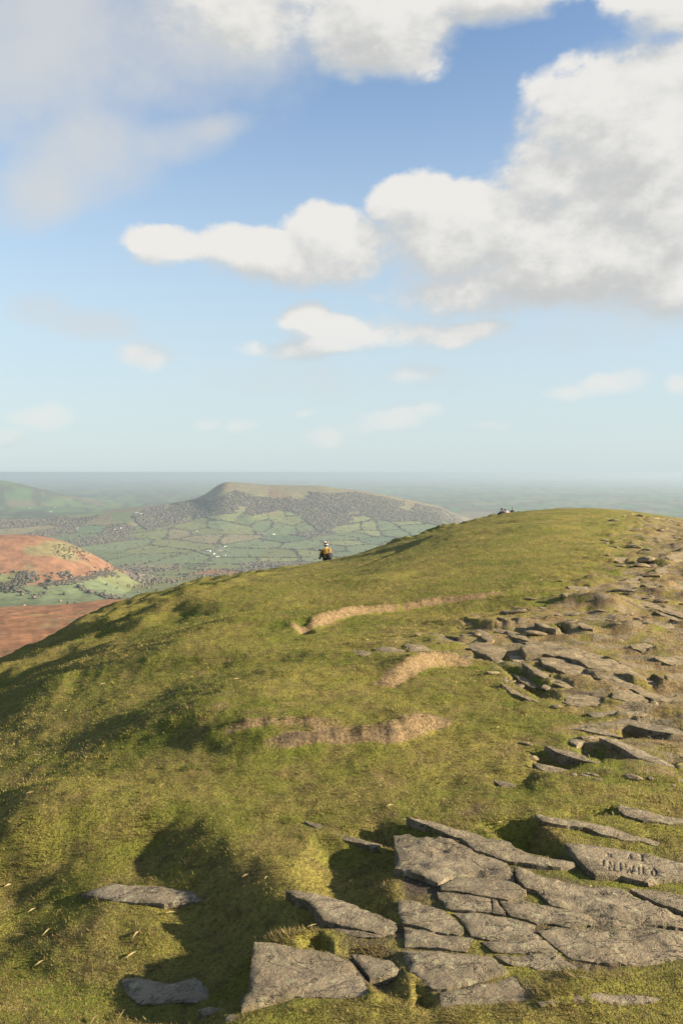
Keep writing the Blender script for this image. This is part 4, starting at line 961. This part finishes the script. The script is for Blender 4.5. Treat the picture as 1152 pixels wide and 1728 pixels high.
pave = outcrop('rock_pavement', 'cracked pavement of flat grey-brown bedrock slabs in the right foreground', (860, 1580))
for pts, lift, tilt, rel in PAVE_SLABS:
    rock('slab', pts, lift, tilt, .15, 1.0, rel, pave)
# slab with weathered carved letters
def carve(lift):
    L = {'J': [[(.55, 0), (.55, .8), (.35, 1), (.1, .85)]], 'N': [[(0, 1), (0, 0), (.6, 1), (.6, 0)]], 'I': [[(.2, 0), (.25, 1)]], 'W': [[(0, 0), (.2, 1), (.4, .35), (.6, 1), (.8, 0)]],
         'A': [[(0, 1), (.3, 0), (.6, 1)]], 'L': [[(0, 0), (.05, 1), (.45, .95)]], 'O': [[(.3, 0), (.05, .3), (.05, .75), (.3, 1), (.55, .75), (.55, .3), (.3, 0)]], '6': [[(.4, 0), (.1, .4), (.1, .85), (.4, 1), (.6, .75), (.35, .5), (.12, .65)]]}
    st = []
    for ch, u, v, w, h in (('J', 1010, 1452, 12, 10), ('N', 1026, 1455, 14, 12), ('I', 1043, 1456, 9, 13), ('W', 1053, 1458, 18, 13), ('I', 1074, 1461, 8, 12), ('L', 1083, 1462, 9, 12), ('O', 1097, 1463, 15, 13),
                           ('A', 1058, 1441, 10, 7), ('I', 1080, 1443, 8, 9), ('N', 1024, 1440, 8, 6)):
        for q in L[ch]: st.append(poly_g([(u + a * w, v + b * h + a * w * .12) for a, b in q], lift))
    return st
o = rock('slab', CARVED,
     .014, (-.02, .02), .15, 1.0, .5, pave, strokes=carve(.014))
o['label'] = 'slab with weathered carved letters'

# single ledges around the pavement
for nm, lab, pts, lift, tilt, th, rel in LEDGES:
    tag(rock(nm, pts, lift, tilt, th, 1.0, rel, material=M_ROCKG if nm == 'flat_rock' else M_ROCK), lab, 'rock')

mid = outcrop('rock_outcrop', 'broad bare sheet of tilted sandstone in the middle right of the hilltop', (980, 1135))
for pts, lift, tilt in MID: rock('slab', pts, lift, tilt, .16, 1.2, 1.4, mid, material=M_ROCKT)
upper = outcrop('rock_outcrop', 'scattered low ledges along the worn path near the right edge', (1090, 1010))
for pts, lift, tilt in UP: rock('slab', pts, lift, tilt, .3, 1.2, 1.4, upper, material=M_ROCKT)

# loose stones bedded in the turf: pieces of the hilltop
def stone_mesh(i):
    bm = bmesh.new(); bmesh.ops.create_icosphere(bm, subdivisions=2, radius=1)
    for v in bm.verts:
        n = fbm(np.array([v.co.x * 1.1 + i * 7]), np.array([v.co.y * 1.1 + v.co.z]), 3, 200 + i)[0]
        v.co *= 1 + .35 * n
        v.co.z *= .38
        v.co.z = max(-.3, min(.30, v.co.z)) + .05 * math.sin(3.1 * v.co.x + i)
    me = bpy.data.meshes.new('stone'); bm.to_mesh(me); bm.free(); me.materials.append(M_ROCKT if i % 3 else M_ROCK); return me
STONES = [stone_mesh(i) for i in range(8)]
k = 0; tries = 0; ROCK_BOX = [(B[:, 0].min(), B[:, 0].max(), B[:, 1].min(), B[:, 1].max()) for B, _ in ROCK_POLYS]
rp = np.array(ROCKY)
while k < 130 and tries < 6000:
    tries += 1
    u = random.uniform(640, 1150); v = 868 + (1340 - 868) * random.random() ** 1.5
    p = p2g(u, v); X = np.array([p[0]]); Y = np.array([p[1]])
    if not inpoly(X, Y, rp)[0]: continue
    if any(b_[0] < p[0] < b_[1] and b_[2] < p[1] < b_[3] for b_ in ROCK_BOX): continue
    r = math.hypot(p[0], p[1]); s = random.uniform(.003, .009) * r ** .85 * (1.6 if random.random() < .12 else 1)
    o = link('stone', STONES[k % 8], hilltop); o.location = (p[0], p[1], hz(p[0], p[1]) + .04 * s); o.scale = (s * random.uniform(1, 2.0), s * random.uniform(.7, 1.1), s * random.uniform(.8, 1.5)); o.rotation_euler = (random.uniform(-.15, .15), random.uniform(-.25, .1), -.36 + random.uniform(-.5, .5)); k += 1

# ------------------------------------------------------------------ turf blades
NB = 700000
r = np.exp(RNG.uniform(math.log(1.5), math.log(30.0), NB)); a = RNG.uniform(-.50, .50, NB); x = r * np.sin(a); y = r * np.cos(a)
keep = np.ones(NB, bool)
for B, rr in ROCK_POLYS:
    m = (x > B[:, 0].min()) & (x < B[:, 0].max()) & (y > B[:, 1].min()) & (y < B[:, 1].max())
    idx = np.nonzero(m)[0]
    if len(idx): keep[idx[inpoly(x[idx], y[idx], B) & (polydist(x[idx], y[idx], B, True)[0] > .003 + .006 * RNG.random(len(idx)))]] = False
x, y, r = x[keep], y[keep], r[keep]
z, st, so, rk = height_near(x, y)
pv = inpoly(x, y, PAVE)
bare = so * 1.0 + rk * .35 + fbm(x / .22, y / .22, 3, 301) * .55
keep = ~(RNG.random(len(x)) < sstep(r, 9, 30) * .9) & ~((bare > .50) & (RNG.random(len(x)) < .85)) & ~((st > .6) & (RNG.random(len(x)) < .25))
fill = np.zeros(len(x), bool)
for q_ in ([(672, 1468), (740, 1492), (735, 1530), (690, 1518), (668, 1500)], [(880, 1455), (950, 1452), (1008, 1478), (1000, 1492), (940, 1482)], [(1080, 1488), (1185, 1478), (1185, 1512), (1100, 1499)],
           [(560, 1690), (625, 1648), (680, 1645), (745, 1700), (640, 1720)], [(785, 1588), (808, 1584), (832, 1607), (786, 1606)], [(890, 1636), (1000, 1640), (1185, 1612), (1185, 1660), (900, 1700)], [(430, 1550), (520, 1530), (560, 1590), (430, 1592)], [(565, 1590), (660, 1592), (672, 1618), (600, 1610)]):
    fill |= inpoly(x, y, poly_g(q_))
keep &= ~(pv & ~fill & (RNG.random(len(x)) < .88))
x, y, r, z, st, so, rk, pv = (q[keep] for q in (x, y, r, z, st, so, rk, pv)); n = len(x)
clump = fbm(x / .06, y / .06, 2, 303); patch = fbm(x / .5, y / .5, 3, 304); big = fbm(x / 2.2, y / 2.2, 3, 305)
Lb = (.0105 + .0009 * r) * RNG.uniform(.5, 1.35, n) * (1 + .5 * clump) * np.where(pv, .8, 1); tus = fbm(x / .28, y / .28, 3, 311); Lb = np.minimum(Lb * (1 + 1.1 * sstep(tus, .18, .45)), .05)
Wb = (.0006 + .00040 * r) * RNG.uniform(.7, 1.3, n)
th = RNG.uniform(0, 2 * math.pi, n); lean = RNG.uniform(.7, 1.5, n)
dx, dy = np.cos(th), np.sin(th); wx, wy = -dy, dx
tw = RNG.uniform(-.8, .8, n); wxx = wx * np.cos(tw) - wy * np.sin(tw); wyy = wx * np.sin(tw) + wy * np.cos(tw)
base = np.stack([x, y, z - .004], 1)
p0 = base + np.stack([wxx * Wb, wyy * Wb, np.zeros(n)], 1); p1 = base - np.stack([wxx * Wb, wyy * Wb, np.zeros(n)], 1)
tip = base + np.stack([dx * np.sin(lean) * Lb, dy * np.sin(lean) * Lb, np.cos(lean) * Lb + .003], 1)
V = np.stack([p0, p1, tip], 1).reshape(-1, 3); Fc = np.arange(3 * n).reshape(-1, 3)
pal = np.array([(.112, .135, .020), (.175, .172, .028), (.240, .200, .042), (.315, .238, .076), (.40, .295, .13), (.20, .12, .055)])
strawp = np.clip(.27 + .20 * (1 - sstep(r, 3.0, 5.5)) + .45 * st + .50 * patch + .50 * big + .48 * rk + RNG.normal(0, .22, n), 0, 1)
i = np.clip(strawp * 4.4, 0, 4.39); i0 = i.astype(int); f = (i - i0)[:, None]; colb = pal[i0] * (1 - f) + pal[np.minimum(i0 + 1, 5)] * f
br = ((st > .5) & (RNG.random(n) < .35)) | (RNG.random(n) < .08 + .22 * (1 - sstep(r, 3.0, 6.0)) + .25 * np.clip(fbm(x / .30, y / .30, 3, 309), 0, 1)); colb[br] = pal[5] * .8
colb *= RNG.uniform(.7, 1.3, (n, 1)) * (.80 + .20 * sstep(r, 3.0, 6.0))[:, None]  # nearest blades darkened in colour, standing in for self-shadowing of longer grass
m_ = 260; rs = np.exp(RNG.uniform(math.log(1.8), math.log(9.0), m_)); as_ = RNG.uniform(-.48, .48, m_); sx, sy = rs * np.sin(as_), rs * np.cos(as_); sz = height_near(sx, sy)[0] + .012
sa = RNG.uniform(0, 6.28, m_); sl = RNG.uniform(.012, .035, m_); sw = .0006 + .00012 * rs
dxs, dys = np.cos(sa) * sl, np.sin(sa) * sl
SV = np.stack([np.stack([sx - dxs, sy - dys, sz - .004], 1), np.stack([sx + dys / sl * sw, sy - dxs / sl * sw, sz + .006], 1), np.stack([sx + dxs, sy + dys, sz + RNG.uniform(-.004, .015, m_)], 1)], 1).reshape(-1, 3)
V = np.vstack([V, SV]); Fc = np.vstack([Fc, np.arange(3 * m_).reshape(-1, 3) + 3 * n]); colb = np.vstack([colb, np.array([[.36, .28, .14]]) * RNG.uniform(.6, 1.1, (m_, 1))])
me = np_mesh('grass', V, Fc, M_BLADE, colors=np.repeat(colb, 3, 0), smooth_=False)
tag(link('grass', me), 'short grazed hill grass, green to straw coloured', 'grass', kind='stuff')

# ------------------------------------------------------------------ people
def skin_mesh(name, joints, edges, material, parent, levels=2):
    """joints: name -> ((x, y, z), (rx, ry)); one continuous tapered surface grown on the skeleton"""
    me = bpy.data.meshes.new(name); ks = list(joints); me.from_pydata([joints[k][0] for k in ks], [(ks.index(a), ks.index(b)) for a, b in edges], [])
    o = link(name, me, parent)
    m = o.modifiers.new('skin', 'SKIN'); m.use_smooth_shade = True
    for i, k in enumerate(ks):
        q = joints[k][1]; me.skin_vertices[0].data[i].radius = q if isinstance(q, tuple) else (q, q); me.skin_vertices[0].data[i].use_root = (i == 0)
    sub = o.modifiers.new('subsurf', 'SUBSURF'); sub.levels = levels; sub.render_levels = levels
    me.materials.append(material); return o
def lathe(name, prof, material, parent, loc=(0, 0, 0), rot=(0, 0, 0), n=18):
    V, Fq = [], []
    for (r, z) in prof:
        for q in range(n): V.append((r * math.cos(q * 6.28318 / n), r * math.sin(q * 6.28318 / n), z))
    for i in range(len(prof) - 1):
        for q in range(n): Fq.append((i * n + q, i * n + (q + 1) % n, (i + 1) * n + (q + 1) % n, (i + 1) * n + q))
    me = bpy.data.meshes.new(name); me.from_pydata(V, [], Fq); me.materials.append(material)
    for p in me.polygons: p.use_smooth = True
    o = link(name, me, parent, loc); o.rotation_euler = rot; return o
def blob(name, rad, material, parent, loc, rot=(0, 0, 0), power=2.6):
    bm = bmesh.new(); bmesh.ops.create_uvsphere(bm, u_segments=16, v_segments=10, radius=1)
    for v in bm.verts:
        k = (abs(v.co.x) ** power + abs(v.co.y) ** power + abs(v.co.z) ** power) ** (-1 / power); v.co = Vector((v.co.x * k * rad[0], v.co.y * k * rad[1], v.co.z * k * rad[2]))
    for f in bm.faces: f.smooth = True
    me = bpy.data.meshes.new(name); bm.to_mesh(me); bm.free(); me.materials.append(material); o = link(name, me, parent, loc); o.rotation_euler = rot; return o
def hand(parent, wrist, ang, material, s=1.0):
    V, Fq = [], []
    def tube(pts, rs):
        b = len(V)
        for (p, r) in zip(pts, rs):
            for q in range(6): V.append((p[0] + r * math.cos(q * 1.0472), p[1], p[2] + r * math.sin(q * 1.0472)))
        for i in range(len(pts) - 1):
            for q in range(6): Fq.append((b + i * 6 + q, b + i * 6 + (q + 1) % 6, b + (i + 1) * 6 + (q + 1) % 6, b + (i + 1) * 6 + q))
        Fq.append(tuple(b + q for q in range(6))); Fq.append(tuple(b + (len(pts) - 1) * 6 + 5 - q for q in range(6)))
    tube([(0, 0, 0), (0, .04, 0), (0, .09, 0)], [.026, .038, .036])
    for k, L in zip((-1.5, -.5, .5, 1.5), (.065, .08, .075, .055)): tube([(k * .018, .08, 0), (k * .019, .08 + L * .5, -.006), (k * .019, .08 + L * .85, -.03)], [.0095, .009, .0075])
    tube([(.03, .03, 0), (.052, .06, -.005), (.056, .09, -.015)], [.011, .010, .008])
    me = bpy.data.meshes.new('hand'); me.from_pydata(V, [], Fq); me.materials.append(material); o = link('hand', me, parent, wrist); o.rotation_euler = (ang[0], 0, ang[1]); return o
M_SKIN = mat_plain('skin', (.52, .32, .23), .6, 30, .08); M_DARK = mat_plain('dark_cloth', (.022, .022, .028), .85); M_NAVY = mat_plain('navy_trousers', (.035, .04, .055), .85)
M_MUST = mat_plain('mustard_jacket', (.21, .122, .016), .75); M_BOOT = mat_plain('boot_leather', (.05, .035, .025), .6); M_HATR = mat_plain('maroon_knit', (.13, .045, .045), .95)
M_WOOL = mat_plain('white_wool', (.55, .53, .50), .95); M_PINK = mat_plain('pink_jacket', (.72, .33, .33), .75); M_BLACKJ = mat_plain('black_jacket', (.025, .025, .03), .7); M_HAIR = mat_plain('brown_hair', (.06, .04, .025), .7); M_GREYJ = mat_plain('grey_jacket', (.10, .105, .11), .8)
def crest_r(az, lo=8., hi=150.):
    r = np.linspace(lo, hi, 700); zz = height_near(r * math.sin(az), r * math.cos(az))[0]; return float(r[np.argmax((zz - CAMZ) / r)])
def seated(u, label, facing, jacket, hat, scale=1.0, back=1.0, bend=0.0, pom=None, band=None, bag=None, sink=0.0, group=None, prop=None, dist=None):
    az = azel(u, 900)[0]; r = crest_r(az) * back if dist is None else dist; x, y = r * math.sin(az), r * math.cos(az)
    root = empty('person', (x, y, hz(x, y) - sink), facing); root.scale = (scale,) * 3; tag(root, label, 'person', group)
    b = bend
    J = {'pelvis': ((0, 0, .13), (.155, .125)), 'waist': ((0, -.03 + .05 * b, .33), (.135, .105)), 'chest': ((0, .02 + .18 * b, .52 - .04 * b), (.165, .115)), 'neck': ((0, .06 + .27 * b, .66 - .08 * b), (.055, .055)),
         'jaw': ((0, .085 + .31 * b, .72 - .09 * b), (.068, .075)), 'skull': ((0, .085 + .34 * b, .80 - .10 * b), (.078, .092)), 'crown': ((0, .075 + .36 * b, .875 - .11 * b), (.055, .065))}
    E = [('pelvis', 'waist'), ('waist', 'chest'), ('chest', 'neck'), ('neck', 'jaw'), ('jaw', 'skull'), ('skull', 'crown')]
    JJ, JE, TJ, TE = {}, [], {}, []
    for sd_, nm in ((-1, 'l'), (1, 'r')):
        arm = {nm + 'shoulder': ((sd_ * .175, .02 + .18 * b, .575 - .04 * b), .062), nm + 'elbow': ((sd_ * .275, .17 + .1 * b, .36), .047), nm + 'wrist': ((sd_ * .13, .37, .42), .030)}
        leg = {nm + 'hip': ((sd_ * .10, .08, .12), .088), nm + 'knee': ((sd_ * .15, .44, .40), .062), nm + 'shin': ((sd_ * .145, .54, .22), .056), nm + 'ankle': ((sd_ * .14, .60, .07), .040), nm + 'toe': ((sd_ * .15, .78, .04), (.045, .03))}
        J.update(arm); J.update(leg); E.extend([('chest', nm + 'shoulder'), (nm + 'shoulder', nm + 'elbow'), (nm + 'elbow', nm + 'wrist'), ('pelvis', nm + 'hip'), (nm + 'hip', nm + 'knee'), (nm + 'knee', nm + 'shin'), (nm + 'shin', nm + 'ankle'), (nm + 'ankle', nm + 'toe')])
        for k in arm: JJ[k] = (arm[k][0], arm[k][1] + .022)
        JE.extend([('chest', nm + 'shoulder'), (nm + 'shoulder', nm + 'elbow'), (nm + 'elbow', nm + 'wrist')])
        for k in list(leg)[:4]: TJ[k] = (leg[k][0], leg[k][1] + .018)
        TE.extend([('pelvis', nm + 'hip'), (nm + 'hip', nm + 'knee'), (nm + 'knee', nm + 'shin'), (nm + 'shin', nm + 'ankle')])
    skin_mesh('body', J, E, M_SKIN, root)
    grow = lambda k, a: (J[k][0], (J[k][1][0] + a, J[k][1][1] + a))
    skin_mesh('jacket', {'waist': grow('waist', .04), 'hem': ((0, -.01, .14), (.20, .165)), 'chest': grow('chest', .035), 'collar': ((J['neck'][0][0], J['neck'][0][1] - .01, J['neck'][0][2] - .01), (.085, .08)), **JJ},
              [('waist', 'hem'), ('waist', 'chest'), ('chest', 'collar')] + JE, jacket, root)
    skin_mesh('trousers', {'pelvis': grow('pelvis', .015), **TJ}, TE, M_NAVY, root)
    for sd_ in (-1, 1):
        blob('boot', (.055, .14, .055), M_BOOT, root, (sd_ * .148, .69, .05), power=3.0)
        hand(root, (sd_ * .125, .385, .42), (.25, sd_ * .5), M_SKIN)
        blob('ear', (.012, .022, .032), M_SKIN, root, (sd_ * .083, .085 + .34 * b, .785 - .10 * b))
        blob('eye', (.010, .006, .007), M_DARK, root, (sd_ * .033, .168 + .36 * b, .80 - .12 * b))
    blob('nose', (.014, .022, .022), M_SKIN, root, (0, .178 + .36 * b, .775 - .12 * b)); blob('mouth', (.026, .006, .006), M_PINK, root, (0, .165 + .35 * b, .735 - .12 * b))
    hc = (0, .08 + .35 * b, .80 - .10 * b)
    h = lathe('hat', [(.098, 0), (.104, .03), (.104, .055), (.098, .09), (.078, .125), (.045, .148), (.004, .155)], hat, root, hc, (-.15 - .5 * b, 0, 0))
    lathe('hair', [(.070, -.075), (.092, -.03), (.099, .005), (.099, .02)], M_HAIR, root, (hc[0], hc[1] - .012, hc[2]), (-.1 - .5 * b, 0, 0))
    if band: lathe('band', [(.106, .0), (.110, .012), (.110, .036), (.106, .045)], band, h)
    if pom: blob('bobble', (.045, .045, .042), pom, h, (-.045, 0, .165))
    if bag:
        p = blob('backpack', (.15, .085, .17), bag, root, (.10, -.20, .25), (.1, 0, .15), 3.4)
        blob('pocket', (.10, .03, .07), bag, p, (0, -.085, -.05), power=3.4)
        for sd_ in (-1, 1):
            V = [(sd_ * .10 + a * .02, yy, zz) for (yy, zz) in ((-.16, .30), (-.15, .46), (-.08, .60), (.03, .655)) for a in (-1, 1)]
            me = bpy.data.meshes.new('strap'); me.from_pydata(V, [], [(i * 2, i * 2 + 1, i * 2 + 3, i * 2 + 2) for i in range(3)]); me.materials.append(bag); q = link('strap', me, root); q.modifiers.new('thick', 'SOLIDIFY').thickness = .012
    if prop:
        ph = empty('binoculars', (x, y, hz(x, y) - sink), facing); ph.scale = (scale,) * 3; tag(ph, 'small dark binoculars held up by the person in the mustard jacket', 'binoculars')
        for sd_ in (-1, 1): lathe('barrel', [(.001, 0), (.022, 0), (.026, .02), (.026, .09), (.034, .11), (.034, .15), (.001, .15)], M_DARK, ph, (-.19 + sd_ * .035, .40, .47), (-1.2, 0, 0))
        blob('bridge', (.03, .03, .02), M_DARK, ph, (-.19, .46, .49))
    return root
seated(551, 'person in mustard jacket and bobble hat sitting at the brow facing the valley', .35, M_MUST, M_HATR, .98, 1.0, 0.0, M_WOOL, M_WOOL, M_DARK, .0, prop=True, dist=42.5)
seated(847, 'person in black jacket and dark hat sitting at the far brow', .6, M_BLACKJ, M_DARK, 1.0, 1.0, .1, sink=.0, dist=92, group='walkers at the far brow')
seated(857, 'person in pink jacket leaning forward beside the one in black', 1.2, M_PINK, M_DARK, .9, 1.0, .9, sink=.05, dist=92, group='walkers at the far brow')
seated(864, 'person in dark coat half hidden beyond the far brow', -.3, M_GREYJ, M_DARK, .9, 1.05, .0, band=M_WOOL, sink=.2, dist=96, group='walkers at the far brow')

# ------------------------------------------------------------------ haze
def haze():
    m = bpy.data.materials.new('haze_air'); m.use_nodes = True; nt = m.node_tree; nt.nodes.clear()
    out = N(nt, 'ShaderNodeOutputMaterial'); v = N(nt, 'ShaderNodeVolumePrincipled')
    v.inputs['Color'].default_value = (.375, .455, .53, 1); v.inputs['Density'].default_value = HAZE; v.inputs['Anisotropy'].default_value = 0.2
    nt.links.new(v.outputs[0], out.inputs['Volume'])
    R = 152000.; z0 = -620.; z1 = 5.
    V = [(a * R, b * R, c) for c in (z0, z1) for a, b in ((-1, -1), (1, -1), (1, 1), (-1, 1))]
    me = bpy.data.meshes.new('haze'); me.from_pydata(V, [], [(3, 2, 1, 0), (4, 5, 6, 7), (0, 1, 5, 4), (1, 2, 6, 5), (2, 3, 7, 6), (3, 0, 4, 7)]); me.materials.append(m)
    tag(link('haze', me), 'pale haze over the valley and plain', kind='stuff')
HAZE = 7.0e-5
haze()
